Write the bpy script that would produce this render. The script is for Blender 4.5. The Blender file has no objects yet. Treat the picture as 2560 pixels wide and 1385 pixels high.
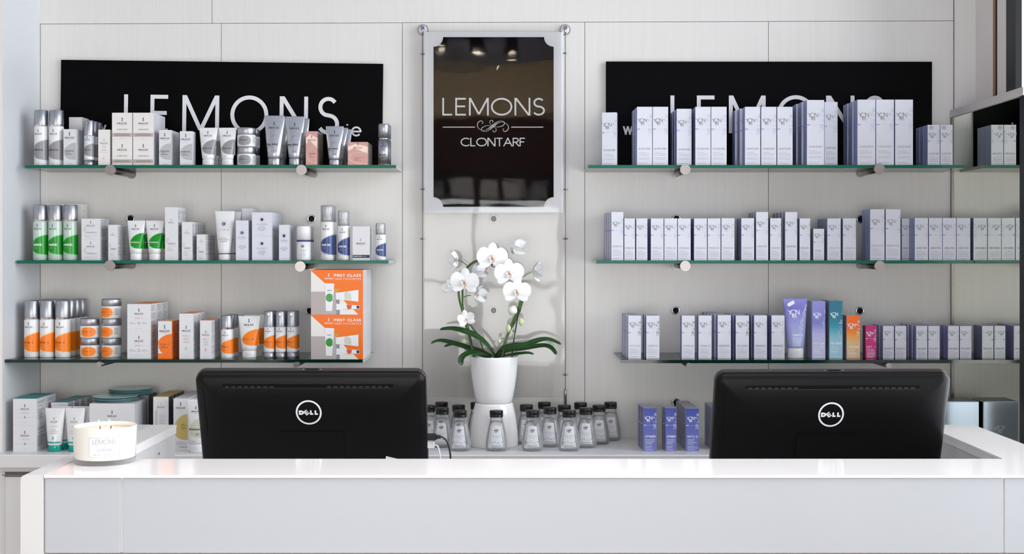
import bpy, math, random
from math import sin, cos, pi, radians, sqrt, ceil
from mathutils import Vector, Matrix

# ------------------------------------------------------------------ camera
F, CX, H, EYE = 3150.0, 1300.0, 630.0, 1.56        # focal length and principal point in pixels of a 2560x1385 frame, eye height
W_ = 3.98                                          # distance of the back wall
sc = bpy.context.scene
cam = bpy.data.objects.new('camera', bpy.data.cameras.new('camera'))
sc.collection.objects.link(cam)
cam.location = (0, 0, EYE); cam.rotation_euler = (pi/2, 0, 0)
cam.data.sensor_fit = 'HORIZONTAL'; cam.data.sensor_width = 36; cam.data.lens = F*36/2560
cam.data.shift_x = (1280-CX)/2560; cam.data.shift_y = -(692.5-H)/2560
cam.data.clip_start = .05
sc.camera = cam
sc.view_settings.view_transform = 'Standard'; sc.view_settings.look = 'None'
sc.view_settings.exposure = EXPOSURE = 0.62; sc.view_settings.gamma = 1
sc.view_settings.use_curve_mapping = False
sc.cycles.transparent_max_bounces = 24; sc.cycles.max_bounces = 10

def PX(px, D): return (px-CX)*D/F
def PZ(py, D): return EYE-(py-H)*D/F
def LEN(p, D): return p*D/F

# ------------------------------------------------------------------ light
w = bpy.data.worlds.new('overcast_sky'); sc.world = w; w.use_nodes = True
w.node_tree.nodes['Background'].inputs[0].default_value = (.88, .93, 1, 1)
w.node_tree.nodes['Background'].inputs[1].default_value = 1.8

def area(name, loc, rot, sx, sy, power, col, spread=180):
    l = bpy.data.lights.new(name, 'AREA'); l.shape = 'RECTANGLE'; l.size = sx; l.size_y = sy
    l.energy = power; l.color = col; l.spread = radians(spread)
    o = bpy.data.objects.new(name, l); o.location = loc; o.rotation_euler = rot
    sc.collection.objects.link(o); return o
# daylight through the window on the right (high above the mirror partition and beside the counter)
area('daylight_right_window', (1.60, 2.03, 1.96), (0, radians(90), 0), 2.08, 3.24, 54, (.94, .965, 1))
# daylight through the shop front behind the camera
area('daylight_shop_front', (-.2, -2.12, 1.2), (radians(90), 0, 0), 3.5, 1.6, 52, (1, .955, .905))
# added fill from just below the ceiling, brightening counter and lower shelves; no fixture
area('added_top_fill', (-.2, 1.9, 3.03), (0, 0, 0), 3.0, 1.3, 12, (1, .955, .90), 112)

# ------------------------------------------------------------------ materials
MATS = {}
def srgb(h):
    c = [int(h[i:i+2], 16)/255 for i in (0, 2, 4)]
    return tuple((x/12.92 if x <= .04045 else ((x+.055)/1.055)**2.4) for x in c)
SPEC = {  # name: (hex, roughness, metallic)
 'paper': ('d8d7d9', .5, 0), 'paper_cool': ('d3d3db', .42, 0), 'paper_warm': ('e3ded9', .5, 0), 'plastic_white': ('e2e1e1', .25, 0),
 'label_white': ('e4e4e6', .4, 0),
 'silver': ('adaeb3', .4, 1), 'silver_tube': ('b9bac0', .33, .75), 'chrome': ('d8d8dc', .08, 1), 'steel': ('a8a19e', .33, 1),
 'steel_dark': ('6a6462', .35, 1), 'band_chrome': ('e8dcd6', .12, 1),
 'ink': ('3a3438', .6, 0), 'ink_soft': ('a9a7ab', .6, 0), 'ink_mid': ('77757a', .6, 0), 'white_ink': ('f4f4f6', .5, 0),
 'grey_blob': ('8e8c8f', .3, 0), 'grey_blob_box': ('b3b2b4', .45, 0), 'grey_blob_side': ('6d6c70', .45, 0), 'taupe': ('b3a69d', .5, 0),
 'green': ('018a12', .28, 0), 'green_rim': ('7fcf8d', .3, 0), 'lime_clear': ('bccdc0', .12, 0),
 'navy': ('35487f', .3, 0), 'navy_rim': ('8793b8', .3, 0), 'navy_dark': ('1d2748', .45, 0),
 'violet': ('46316f', .35, 0), 'violet_ink': ('8d83a3', .5, 0),
 'orange': ('f67d02', .35, 0), 'orange_rim': ('fbb764', .35, 0), 'orange_box': ('ef6f00', .45, 0), 'orange_ink': ('e8825e', .5, 0),
 'coral': ('d9553a', .5, 0),
 'teal': ('1b9d96', .3, 0), 'teal_box': ('198a8c', .45, 0), 'teal_ink': ('6fb5b8', .5, 0), 'teal_cap': ('12a08f', .15, .2),
 'gold': ('c79a33', .45, 0), 'olive_blob': ('c0aa62', .4, 0), 'sage_blob': ('c9cbb8', .35, 0), 'yellow_side': ('dcdcdc', .5, 0),
 'rose': ('c3948c', .3, .35), 'rose_light': ('e9cfc2', .3, .2), 'rose_ink': ('7c4a44', .5, 0), 'rose_silver': ('d8c4bb', .2, .7),
 'box_dark': ('3b3838', .5, 0), 'stripe': ('8e8d94', .6, 0), 'stripe_light': ('c9cad6', .6, 0),
 'lav_side': ('a3aacd', .42, 0), 'lav_print': ('8c94bf', .42, 0), 'lav_top': ('a8a4c4', .45, 0), 'lav_bar': ('a3a0cf', .5, 0),
 'pur_side': ('938ec2', .42, 0), 'slate_side': ('969cae', .42, 0), 'lav_flower': ('b3b5cb', .5, 0), 'dark_flower': ('2f2c3c', .5, 0),
 'silver_side': ('a9abb2', .35, .4), 'magenta': ('cf0878', .4, 0), 'magenta_side': ('8d1440', .45, 0),
 'blush_ink': ('5a4048', .5, 0), 'fleck': ('5e6b5a', .7, 0),
 'ceramic': ('f3f2f1', .12, 0), 'black_plastic': ('0d0c0e', .42, 0), 'black_cap': ('0c0c0e', .35, 0), 'monitor_black': ('020203', .42, 0),
 'monitor_edge': ('3a3230', .3, .3), 'monitor_dark': ('040404', .6, 0), 'monitor_seam': ('020202', .8, 0), 'monitor_slat': ('131418', .5, 0),
 'logo_white': ('e9e6e8', .4, 0), 'sign_black': ('030304', .5, 0), 'vinyl': ('e2dfe0', .5, 0),
 'brown_gap': ('54483e', .9, 0), 'cab_white': ('dcdad9', .35, 0), 'reveal_beige': ('e8e1da', .6, 0), 'wood_strip': ('9a6a3d', .6, 0),
 'frame_black': ('0b0e14', .5, 0), 'hole_black': ('030303', .9, 0), 'alu': ('9a908b', .35, 1), 'desk_white': ('faf5f2', .12, 0),
 'sheet_white': ('f6f6f8', .5, 0), 'sticker': ('f2f2f4', .5, 0), 'leaf': ('24501a', .3, 0), 'leaf_light': ('4c7c26', .35, 0), 'stem': ('41611f', .45, 0),
 'petal': ('fbfbfb', .5, 0), 'lip_white': ('f3e9e2', .5, 0), 'lip_orange': ('c9793d', .5, 0), 'bud': ('cfd8a8', .45, 0), 'bud_white': ('eef0e0', .45, 0),
 'stake': ('141414', .5, 0), 'moss': ('2e2a20', .9, 0), 'wax': ('e8dfca', .3, 0), 'candle_white': ('e2ddd4', .12, 0), 'wick': ('7a3a12', .8, 0),
 'print_grey': ('8f8f98', .5, 0), 'cable_black': ('0b0b0b', .45, 0), 'cable_white': ('e9e9ea', .4, 0),
 'sachet': ('9fc6ba', .18, .1), 'sachet_edge': ('12495c', .3, 0), 'pouch': ('b5aaa8', .6, 0), 'pouch_light': ('e6e1dc', .6, 0),
 'foil': ('aeb8c6', .14, 1), 'foil_dark': ('1b1d22', .25, .4), 'floor_grey': ('b5aca3', .5, 0), 'ceil': ('b2bad0', .8, 0),
 'maroon': ('3a1416', .6, 0), 'wall_beige': ('d2bd9c', .7, 0), 'wall_side': ('dedbd8', .6, 0), 'shelf_dark': ('2a2b2e', .7, 0),
 'rail': ('d3ccc5', .45, 0), 'wall_side_blue': ('d6d7da', .4, 0), 'track_black': ('0a0a0a', .4, 0), 'teal_floral': ('8fbcbd', .5, 0),
 'screen_dark': ('050506', .2, 0),
}
def principled(m): return m.node_tree.nodes['Principled BSDF']
def mat(name):
    if name in MATS: return MATS[name]
    m = bpy.data.materials.new(name); m.use_nodes = True; MATS[name] = m
    nt = m.node_tree; N = nt.nodes; L = nt.links
    out = N['Material Output']
    if name in SPEC:
        h, r, me = SPEC[name]; b = principled(m)
        if name in ('sign_black', 'monitor_black', 'monitor_dark', 'monitor_seam'): b.inputs['Specular IOR Level'].default_value = {'sign_black': .06, 'monitor_black': .22}.get(name, .1)
        b.inputs['Base Color'].default_value = (*srgb(h), 1); b.inputs['Roughness'].default_value = r; b.inputs['Metallic'].default_value = me
        if name in ('cab_white', 'reveal_beige', 'wall_beige', 'maroon', 'floor_grey', 'ceil', 'wall_side', 'wall_side_blue', 'shelf_dark', 'rail', 'leaf', 'sign_black'):
            tex = N.new('ShaderNodeTexNoise'); tex.inputs['Scale'].default_value = 5 if name != 'leaf' else 40; tex.inputs['Detail'].default_value = 6
            tc = N.new('ShaderNodeTexCoord'); L.new(tc.outputs['Object'], tex.inputs['Vector'])
            mx = N.new('ShaderNodeMix'); mx.data_type = 'RGBA'; mx.blend_type = 'MULTIPLY'
            mx.inputs[0].default_value = .06 if name != 'leaf' else .5
            mx.inputs[6].default_value = (*srgb(h), 1); L.new(tex.outputs['Fac'], mx.inputs[7])
            L.new(mx.outputs[2], b.inputs['Base Color'])
        if name == 'petal' or name == 'wax':
            b.inputs['Subsurface Weight'].default_value = .35; b.inputs['Subsurface Radius'].default_value = (.01, .01, .01); b.inputs['Subsurface Scale'].default_value = .3
        return m
    b = principled(m)
    if name == 'wall_panel':       # off-white laminate with a faint vertical grain
        tc = N.new('ShaderNodeTexCoord'); mp = N.new('ShaderNodeMapping'); mp.inputs['Scale'].default_value = (60, 60, 1.2)
        L.new(tc.outputs['Object'], mp.inputs['Vector'])
        no = N.new('ShaderNodeTexNoise'); no.inputs['Scale'].default_value = 3; no.inputs['Detail'].default_value = 5; L.new(mp.outputs[0], no.inputs['Vector'])
        rp = N.new('ShaderNodeValToRGB'); rp.color_ramp.elements[0].color = (*srgb('dcd8d2'), 1); rp.color_ramp.elements[1].color = (*srgb('e0dcd7'), 1)
        rp.color_ramp.elements[0].position = .3; rp.color_ramp.elements[1].position = .7
        L.new(no.outputs['Fac'], rp.inputs[0]); L.new(rp.outputs[0], b.inputs['Base Color']); b.inputs['Roughness'].default_value = .33
        return m
    if name == 'poster_black':     # the print behind slightly wavy glossy acrylic
        b.inputs['Base Color'].default_value = (.0035, .0022, .0022, 1); b.inputs['Roughness'].default_value = .025
        tc = N.new('ShaderNodeTexCoord'); no = N.new('ShaderNodeTexNoise'); no.inputs['Scale'].default_value = 5; no.inputs['Detail'].default_value = 1
        mp = N.new('ShaderNodeMapping'); mp.inputs['Scale'].default_value = (.6, 1, 2.2); L.new(tc.outputs['Object'], mp.inputs['Vector']); L.new(mp.outputs[0], no.inputs['Vector'])
        bp = N.new('ShaderNodeBump'); bp.inputs['Strength'].default_value = .08; bp.inputs['Distance'].default_value = .012
        L.new(no.outputs['Fac'], bp.inputs['Height']); L.new(bp.outputs[0], b.inputs['Normal'])
        return m
    if name in ('glass_shelf', 'acrylic', 'window_glass', 'clear_plastic', 'clear_cap', 'candle_glass', 'gel'):
        N.remove(b)
        tint = {'glass_shelf': (.94, .975, .96), 'acrylic': (.998, .998, .998), 'window_glass': (.97, .98, .98), 'clear_plastic': (.985, .99, .992), 'clear_cap': (.985, .988, .992), 'candle_glass': (.95, .95, .95), 'gel': (.992, .994, .994)}[name]
        tr = N.new('ShaderNodeBsdfTransparent'); tr.inputs[0].default_value = (*tint, 1)
        gl = N.new('ShaderNodeBsdfGlossy'); gl.inputs['Roughness'].default_value = .03 if name != 'gel' else .1
        fr = N.new('ShaderNodeFresnel'); fr.inputs['IOR'].default_value = {'acrylic': 1.36, 'glass_shelf': 1.5, 'window_glass': 1.3}.get(name, 1.45)
        if name in ('acrylic',):
            tc = N.new('ShaderNodeTexCoord'); no = N.new('ShaderNodeTexNoise'); no.inputs['Scale'].default_value = 4; L.new(tc.outputs['Object'], no.inputs['Vector'])
            bp = N.new('ShaderNodeBump'); bp.inputs['Strength'].default_value = .1; bp.inputs['Distance'].default_value = .012
            L.new(no.outputs['Fac'], bp.inputs['Height']); L.new(bp.outputs[0], gl.inputs['Normal'])
        mx = N.new('ShaderNodeMixShader'); L.new(fr.outputs[0], mx.inputs[0]); L.new(tr.outputs[0], mx.inputs[1]); L.new(gl.outputs[0], mx.inputs[2])
        if name in ('clear_plastic', 'clear_cap', 'candle_glass', 'gel'):     # the wall of the vessel grows milky at grazing angles
            lw = N.new('ShaderNodeLayerWeight'); lw.inputs['Blend'].default_value = .35
            df = N.new('ShaderNodeBsdfPrincipled'); df.inputs['Base Color'].default_value = (.93, .94, .95, 1); df.inputs['Roughness'].default_value = .12
            mt = N.new('ShaderNodeMath'); mt.operation = 'MULTIPLY'; mt.inputs[1].default_value = .42 if name != 'gel' else .3
            ad = N.new('ShaderNodeMath'); ad.operation = 'ADD'; ad.inputs[1].default_value = .1 if name != 'gel' else .03
            L.new(lw.outputs['Facing'], mt.inputs[0]); L.new(mt.outputs[0], ad.inputs[0])
            m2 = N.new('ShaderNodeMixShader'); L.new(ad.outputs[0], m2.inputs[0]); L.new(mx.outputs[0], m2.inputs[1]); L.new(df.outputs[0], m2.inputs[2]); mx = m2
        L.new(mx.outputs[0], out.inputs[0]); return m
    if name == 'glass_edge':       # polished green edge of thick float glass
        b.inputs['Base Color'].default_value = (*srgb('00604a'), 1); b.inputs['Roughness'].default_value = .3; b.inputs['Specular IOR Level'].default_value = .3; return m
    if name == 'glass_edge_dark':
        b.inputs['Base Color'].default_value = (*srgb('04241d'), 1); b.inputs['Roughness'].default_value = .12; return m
    if name == 'glass_edge_end':
        b.inputs['Base Color'].default_value = (*srgb('b4bdb6'), 1); b.inputs['Roughness'].default_value = .2; return m
    if name == 'acrylic_edge':
        b.inputs['Base Color'].default_value = (*srgb('e4e4e6'), 1); b.inputs['Roughness'].default_value = .25; return m
    if name == 'mirror':
        b.inputs['Base Color'].default_value = (*srgb('f3f6ec'), 1); b.inputs['Metallic'].default_value = 1; b.inputs['Roughness'].default_value = .015; return m
    if name == 'front_glass':      # back-painted pale blue-white glass cladding
        b.inputs['Base Color'].default_value = (*srgb('bfc1c7'), 1); b.inputs['Roughness'].default_value = .07; b.inputs['Coat Weight'].default_value = .5; return m
    if name in ('lamp_glow', 'flame'):
        e = N.new('ShaderNodeEmission'); N.remove(b)
        e.inputs[0].default_value = (1, .86, .68, 1) if name == 'lamp_glow' else (1, .82, .55, 1); e.inputs[1].default_value = 40 if name == 'lamp_glow' else 30
        L.new(e.outputs[0], out.inputs[0]); return m
    if name.startswith('fade_'):   # printed colour fade on a carton, top to bottom
        stops = {'fade_lavender': [(0, 'cfcfea'), (.4, 'b9b8e0'), (.62, '7a78c4'), (1, '8c8cd0')], 'fade_teal': [(0, 'a9d4e2'), (.3, '9acbdc'), (.55, '1c93a8'), (.7, '00758c'), (1, '00718a')],
                 'fade_orange': [(0, 'e8c089'), (.35, 'ecc283'), (.58, 'fd9410'), (.7, 'fb6a06'), (1, 'fb6a06')], 'fade_tube': [(0, 'aab4de'), (.45, '9d9fd6'), (.8, '7673c6'), (1, '8f8ad0')],
                 'fade_blue': [(0, '7a80c4'), (.5, '6a72bb'), (1, '4a55a8')]}[name]
        tc = N.new('ShaderNodeTexCoord'); sp = N.new('ShaderNodeSeparateXYZ'); L.new(tc.outputs['Generated'], sp.inputs[0])
        rp = N.new('ShaderNodeValToRGB'); cr = rp.color_ramp
        while len(cr.elements) < len(stops): cr.elements.new(.5)
        for e, (p, hx) in zip(cr.elements, stops): e.position = p
        for e, (p, hx) in zip(cr.elements, stops): e.color = (*srgb(hx), 1)
        L.new(sp.outputs['Z'], rp.inputs[0]); L.new(rp.outputs[0], b.inputs['Base Color']); b.inputs['Roughness'].default_value = .35
        return m
    raise KeyError(name)

# ------------------------------------------------------------------ mesh building
class MB:
    def __init__(s): s.v = []; s.f = []; s.mi = []; s.ms = []; s.sm = []
    def m(s, n):
        if n not in s.ms: s.ms.append(n)
        return s.ms.index(n)
    def add(s, vs, fs, mt, smooth=False):
        o = len(s.v); s.v += [tuple(p) for p in vs]; k = s.m(mt)
        for f in fs: s.f.append([o+i for i in f]); s.mi.append(k); s.sm.append(smooth)
    def face(s, pts, mt): s.add(pts, [range(len(pts))], mt)
    def box(s, x0, x1, y0, y1, z0, z1, mt, front=None, back=None, left=None, right=None, top=None, bottom=None):
        v = [(x0,y0,z0),(x1,y0,z0),(x1,y1,z0),(x0,y1,z0),(x0,y0,z1),(x1,y0,z1),(x1,y1,z1),(x0,y1,z1)]
        for f, t in (((0,1,5,4), front), ((2,3,7,6), back), ((3,0,4,7), left), ((1,2,6,5), right), ((4,5,6,7), top), ((3,2,1,0), bottom)):
            s.face([v[i] for i in f], t or mt)
    def bbox(s, x0, x1, y0, y1, z0, z1, mt, r=.003):     # box with a small chamfer on every edge
        def ring(i, z): return [(x0+i,y0+r,z),(x0+r,y0+i,z),(x1-r,y0+i,z),(x1-i,y0+r,z),(x1-i,y1-r,z),(x1-r,y1-i,z),(x0+r,y1-i,z),(x0+i,y1-r,z)]
        s.loft([ring(r*.95, z0), ring(0, z0+r), ring(0, z1-r), ring(r*.95, z1)], mt, smooth=False)
    def loft(s, rings, mt, smooth=True, cap0=True, cap1=True, closed=True):
        n = len(rings[0]); vs = [p for r in rings for p in r]; mts = mt if isinstance(mt, list) else [mt]*(len(rings)-1)
        o = len(s.v); s.v += [tuple(p) for p in vs]
        for k in range(len(rings)-1):
            mi = s.m(mts[k])
            for i in range(n if closed else n-1):
                j = (i+1) % n; s.f.append([o+k*n+i, o+k*n+j, o+(k+1)*n+j, o+(k+1)*n+i]); s.mi.append(mi); s.sm.append(smooth)
        if cap0: s.f.append([o+i for i in reversed(range(n))]); s.mi.append(s.m(mts[0])); s.sm.append(False)
        if cap1: s.f.append([o+(len(rings)-1)*n+i for i in range(n)]); s.mi.append(s.m(mts[-1])); s.sm.append(False)
    def lathe(s, prof, mt, n=28, cx=0, cy=0, sy=1.0, smooth=True, cap0=True, cap1=True):
        s.loft([[(cx+r*cos(2*pi*i/n), cy+r*sy*sin(2*pi*i/n), z) for i in range(n)] for r, z in prof], mt, smooth, cap0, cap1)
    def ell(s, prof, mt, n=28, cap0=True, cap1=True, smooth=True):       # profile of (a, b, z)
        s.loft([[(a*cos(2*pi*i/n), b*sin(2*pi*i/n), z) for i in range(n)] for a, b, z in prof], mt, smooth, cap0, cap1)
    def rodh(s, p0, p1, r, mt, n=16, r1=None):           # cylinder between two points
        s.tube([p0, p1], [r, r if r1 is None else r1], mt, n, smooth=True)
    def tube(s, pts, rad, mt, n=8, smooth=True, caps=True):
        P = [Vector(p) for p in pts]; R = rad if isinstance(rad, (list, tuple)) else [rad]*len(P); rings = []
        T = [(P[min(i+1, len(P)-1)]-P[max(i-1, 0)]).normalized() for i in range(len(P))]
        up = Vector((0, 0, 1)) if abs(T[0].z) < .9 else Vector((0, 1, 0)); a = T[0].cross(up).normalized()
        for p, t, r in zip(P, T, R):
            a = (a - t*a.dot(t)).normalized(); b = t.cross(a)
            rings.append([p+(a*cos(2*pi*i/n)+b*sin(2*pi*i/n))*r for i in range(n)])
        s.loft(rings, mt, smooth, caps, caps)
    def prism(s, poly, y0, y1, mt, side=None):           # poly in (x, z)
        n = len(poly); s.face([(x, y0, z) for x, z in poly], mt); s.face([(x, y1, z) for x, z in reversed(poly)], side or mt)
        for i in range(n):
            (a, b), (c, d) = poly[i], poly[(i+1) % n]; s.face([(a,y0,b),(a,y1,b),(c,y1,d),(c,y0,d)], side or mt)
    def mesh(s, name):
        me = bpy.data.meshes.new(name); me.from_pydata(s.v, [], s.f)
        for n in s.ms: me.materials.append(mat(n))
        me.polygons.foreach_set('material_index', s.mi); me.polygons.foreach_set('use_smooth', s.sm); me.update(); return me

def link(name, data, parent=None, loc=(0, 0, 0), rz=0):
    o = bpy.data.objects.new(name, data); sc.collection.objects.link(o)
    if parent: o.parent = parent
    o.location = loc; o.rotation_euler = (0, 0, rz); return o
def tag(o, label, cat, group=None, kind=None):
    o['label'] = label; o['category'] = cat
    if group: o['group'] = group
    if kind: o['kind'] = kind
    return o
def struct(name, mb):
    o = link(name, mb.mesh(name)); o['kind'] = 'structure'; return o
def empty(name, loc=(0, 0, 0), rz=0): return link(name, None, None, loc, rz)

# ------------------------------------------------------------------ lettering: a monoline alphabet drawn as strokes
def arc(cx, cy, rx, ry, a0, a1, n=0):
    n = n or max(4, int(abs(a1-a0)/20)); return [(cx+rx*cos(radians(a0+(a1-a0)*i/n)), cy+ry*sin(radians(a0+(a1-a0)*i/n))) for i in range(n+1)]
GL = {
 'A': (.8, [[(0,0),(.4,1),(.8,0)], [(.14,.34),(.66,.34)]]),
 'B': (.56, [[(0,0),(0,1),(.28,1)]+arc(.28,.76,.22,.24,80,-90)+[(0,.52)], [(.28,.52)]+arc(.3,.26,.26,.26,80,-90)+[(0,0)]]),
 'C': (.84, [arc(.5,.5,.5,.5,48,312,14)]),
 'D': (.76, [[(0,0),(0,1),(.28,1)]+arc(.28,.5,.48,.5,80,-90,10)+[(0,0)]]),
 'E': (.5, [[(.5,1),(0,1),(0,0),(.5,0)], [(0,.52),(.46,.52)]]),
 'F': (.48, [[(.48,1),(0,1),(0,0)], [(0,.52),(.42,.52)]]),
 'G': (.88, [arc(.5,.5,.5,.5,48,315,14)+[(.87,.48),(.52,.48)]]),
 'H': (.68, [[(0,0),(0,1)], [(.68,0),(.68,1)], [(0,.52),(.68,.52)]]),
 'I': (0, [[(0,0),(0,1)]]),
 'J': (.34, [[(.34,1),(.34,.2)]+arc(.16,.18,.18,.18,0,-150)]),
 'K': (.6, [[(0,0),(0,1)], [(.56,1),(.02,.5),(.6,0)]]),
 'L': (.46, [[(0,1),(0,0),(.46,0)]]),
 'M': (.92, [[(0,0),(0,1),(.46,.02),(.92,1),(.92,0)]]),
 'N': (.72, [[(0,0),(0,1),(.72,0),(.72,1)]]),
 'O': (1, [arc(.5,.5,.5,.5,0,360,22)]),
 'P': (.52, [[(0,0),(0,1),(.26,1)]+arc(.26,.74,.26,.26,80,-90)+[(0,.48)]]),
 'Q': (1, [arc(.5,.5,.5,.5,0,360,22), [(.6,.3),(.95,-.02)]]),
 'R': (.56, [[(0,0),(0,1),(.26,1)]+arc(.26,.74,.26,.26,80,-90)+[(0,.48)], [(.22,.48),(.56,0)]]),
 'S': (.54, [arc(.28,.755,.235,.245,35,270,9)+arc(.27,.255,.27,.255,85,-150,9)]),
 'T': (.62, [[(0,1),(.62,1)], [(.31,1),(.31,0)]]),
 'U': (.64, [[(0,1),(0,.32)]+arc(.32,.32,.32,.32,180,360,8)+[(.64,1)]]),
 'V': (.74, [[(0,1),(.37,0),(.74,1)]]),
 'W': (1.1, [[(0,1),(.28,0),(.55,1),(.82,0),(1.1,1)]]),
 'X': (.66, [[(0,0),(.66,1)], [(0,1),(.66,0)]]),
 'Y': (.66, [[(0,1),(.33,.48),(.66,1)], [(.33,.48),(.33,0)]]),
 'Z': (.6, [[(0,1),(.6,1),(0,0),(.6,0)]]),
 '0': (.56, [arc(.28,.5,.28,.5,0,360,16)]), '1': (.2, [[(0,.82),(.2,1),(.2,0)]]),
 '2': (.5, [arc(.25,.74,.25,.26,160,-30,8)+[(0,0),(.5,0)]]),
 '3': (.5, [arc(.24,.76,.22,.24,150,-90,8)+arc(.24,.27,.26,.27,90,-150,8)]),
 '5': (.5, [[(.46,1),(.1,1),(.04,.54)]+arc(.24,.32,.26,.32,120,-150,9)]),
 '7': (.5, [[(0,1),(.5,1),(.16,0)]]),
 '8': (.52, [arc(.26,.76,.22,.24,0,360,12), arc(.26,.26,.26,.26,0,360,12)]),
 '9': (.52, [arc(.26,.7,.26,.3,0,360,12), [(.52,.7),(.4,.3),(.12,0)]]),
 '6': (.52, [arc(.26,.3,.26,.3,0,360,12), [(.0,.3),(.14,.7),(.4,1)]]),
 '+': (.5, [[(0,.45),(.5,.45)], [(.25,.2),(.25,.7)]]), '-': (.3, [[(0,.45),(.3,.45)]]),
 '.': (.06, [[(0,.03),(.1,.03)]]), ',': (.06, [[(.06,.1),(0,-.12)]]),
 '&': (.7, [[(.7,0),(.2,.7)]+arc(.34,.8,.16,.2,200,-20,8)+[(.06,.3)]+arc(.25,.2,.2,.2,160,300,6)+[(.66,.4)]]),
 'w': (.62, [[(0,.64),(.16,0),(.31,.64),(.46,0),(.62,.64)]]), 'i': (0, [[(0,0),(0,.64)], [(0,.84),(0,.95)]]),
 'e': (.6, [[(.03,.32),(.6,.32)]+arc(.31,.32,.29,.32,10,320,12)]),
 't': (.3, [[(.14,.9),(.14,.1),(.28,0)], [(0,.66),(.3,.66)]]), 'h': (.46, [[(0,0),(0,1)], [(0,.4)]+arc(.23,.42,.23,.24,170,0,6)+[(.46,0)]]),
 ' ': (.35, []),
}
def ribbon(pts, t):
    n = len(pts); cl = n > 3 and math.dist(pts[0], pts[-1]) < 1e-6; P = pts[:-1] if cl else pts; m = len(P); off = []
    for i in range(m):
        a = P[(i-1) % m] if (cl or i > 0) else None; b = P[i]; c = P[(i+1) % m] if (cl or i < m-1) else None
        def nr(p, q):
            d = math.dist(p, q) or 1; return (-(q[1]-p[1])/d, (q[0]-p[0])/d)
        if a is None: nx, ny = nr(b, c)
        elif c is None: nx, ny = nr(a, b)
        else:
            n1, n2 = nr(a, b), nr(b, c); sx, sy = n1[0]+n2[0], n1[1]+n2[1]; l = sx*sx+sy*sy
            nx, ny = 2*sx/max(l, .8), 2*sy/max(l, .8)
        off.append((nx*t/2, ny*t/2))
    q = []
    for i in range(m if cl else m-1):
        j = (i+1) % m; a, b = P[i], P[j]; u, v = off[i], off[j]
        q.append([(a[0]+u[0],a[1]+u[1]),(a[0]-u[0],a[1]-u[1]),(b[0]-v[0],b[1]-v[1]),(b[0]+v[0],b[1]+v[1])])
    return q
def split_sharp(pts):
    out = [[pts[0]]]
    for i in range(1, len(pts)-1):
        a, b, c = pts[i-1], pts[i], pts[i+1]; out[-1].append(b)
        d1, d2 = math.dist(a, b) or 1, math.dist(b, c) or 1
        if ((b[0]-a[0])*(c[0]-b[0])+(b[1]-a[1])*(c[1]-b[1]))/d1/d2 < -.25: out.append([b])
    out[-1].append(pts[-1]); return out
def glyph_q(strokes, t, lo, hi):
    """strokes already in place with centre lines between lo and hi; open steep ends are cut flat at the cap line and base line"""
    q = []
    for st in strokes:
        for p in split_sharp(st):
            p = list(p); par = None
            if len(p) == 2 and abs(p[1][1]-p[0][1]) > .6*abs(p[1][0]-p[0][0]):
                (x0, y0), (x1, y1) = p
                if y0 > y1: (x0, y0), (x1, y1) = (x1, y1), (x0, y0)
                k = (x1-x0)/(y1-y0); hw = t/2*sqrt(1+k*k)
                if abs(y0-lo) < 1e-7: x0 -= k*t/2; y0 -= t/2
                if abs(y1-hi) < 1e-7: x1 += k*t/2; y1 += t/2
                for m_, (ax, ay) in ((0, p[0]), (1, p[1])):       # keep the outer edge flush with an upright stem met at this end
                    if any(abs(a[0]-b[0]) < 1e-7 and (math.dist(a, (ax, ay)) < 1e-7 or math.dist(b, (ax, ay)) < 1e-7) for a, b in zip(st, st[1:])):
                        o_ = p[1] if m_ == 0 else p[0]; sh = (hw-t/2+abs(k)*t/2)*(1 if o_[0] > ax else -1)
                        if (m_ == 0) == (p[0][1] <= p[1][1]): x0 += sh
                        else: x1 += sh
                q.append([(x0-hw, y0), (x0+hw, y0), (x1+hw, y1), (x1-hw, y1)]); continue
            closed = len(p) > 3 and math.dist(p[0], p[-1]) < 1e-7
            if not closed:
                for e, f in ((0, 1), (-1, -2)):
                    if abs(p[e][0]-p[f][0]) < 1e-7 and min(abs(p[e][1]-lo), abs(p[e][1]-hi)) < 1e-7: p[e] = (p[e][0], p[e][1]+(t/2 if p[e][1] > p[f][1] else -t/2))
            q += ribbon(p, t)
    return q
def text_w(s, tr): return sum(GL[c][0]+tr for c in s)-tr
def text_q(s, h, wt=.12, tr=.22, width=None):
    tw = text_w(s, tr); kx = h if width is None else width/max(tw, .01); x = 0; out = []; t = wt*h
    for c in s:
        gw, st = GL[c]
        if h > .012 and c in 'OCSe': st = [p if len(p) < 5 else catmull(p, 3) for p in st]
        out += glyph_q([[((x+a)*kx, t/2+b*(h-t)) for a, b in p] for p in st], t, t/2, h-t/2)
        x += gw+tr
    return out, tw*kx
def catmull(p, n=6):
    out = []; P = [p[0]]+list(p)+[p[-1]]
    for i in range(1, len(P)-2):
        for k in range(n):
            t = k/n; out.append(tuple(.5*((2*b)+(-a+c)*t+(2*a-5*b+4*c-d)*t*t+(-a+3*b-3*c+d)*t**3) for a, b, c, d in zip(P[i-1], P[i], P[i+1], P[i+2])))
    return out+[tuple(p[-1])]

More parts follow.
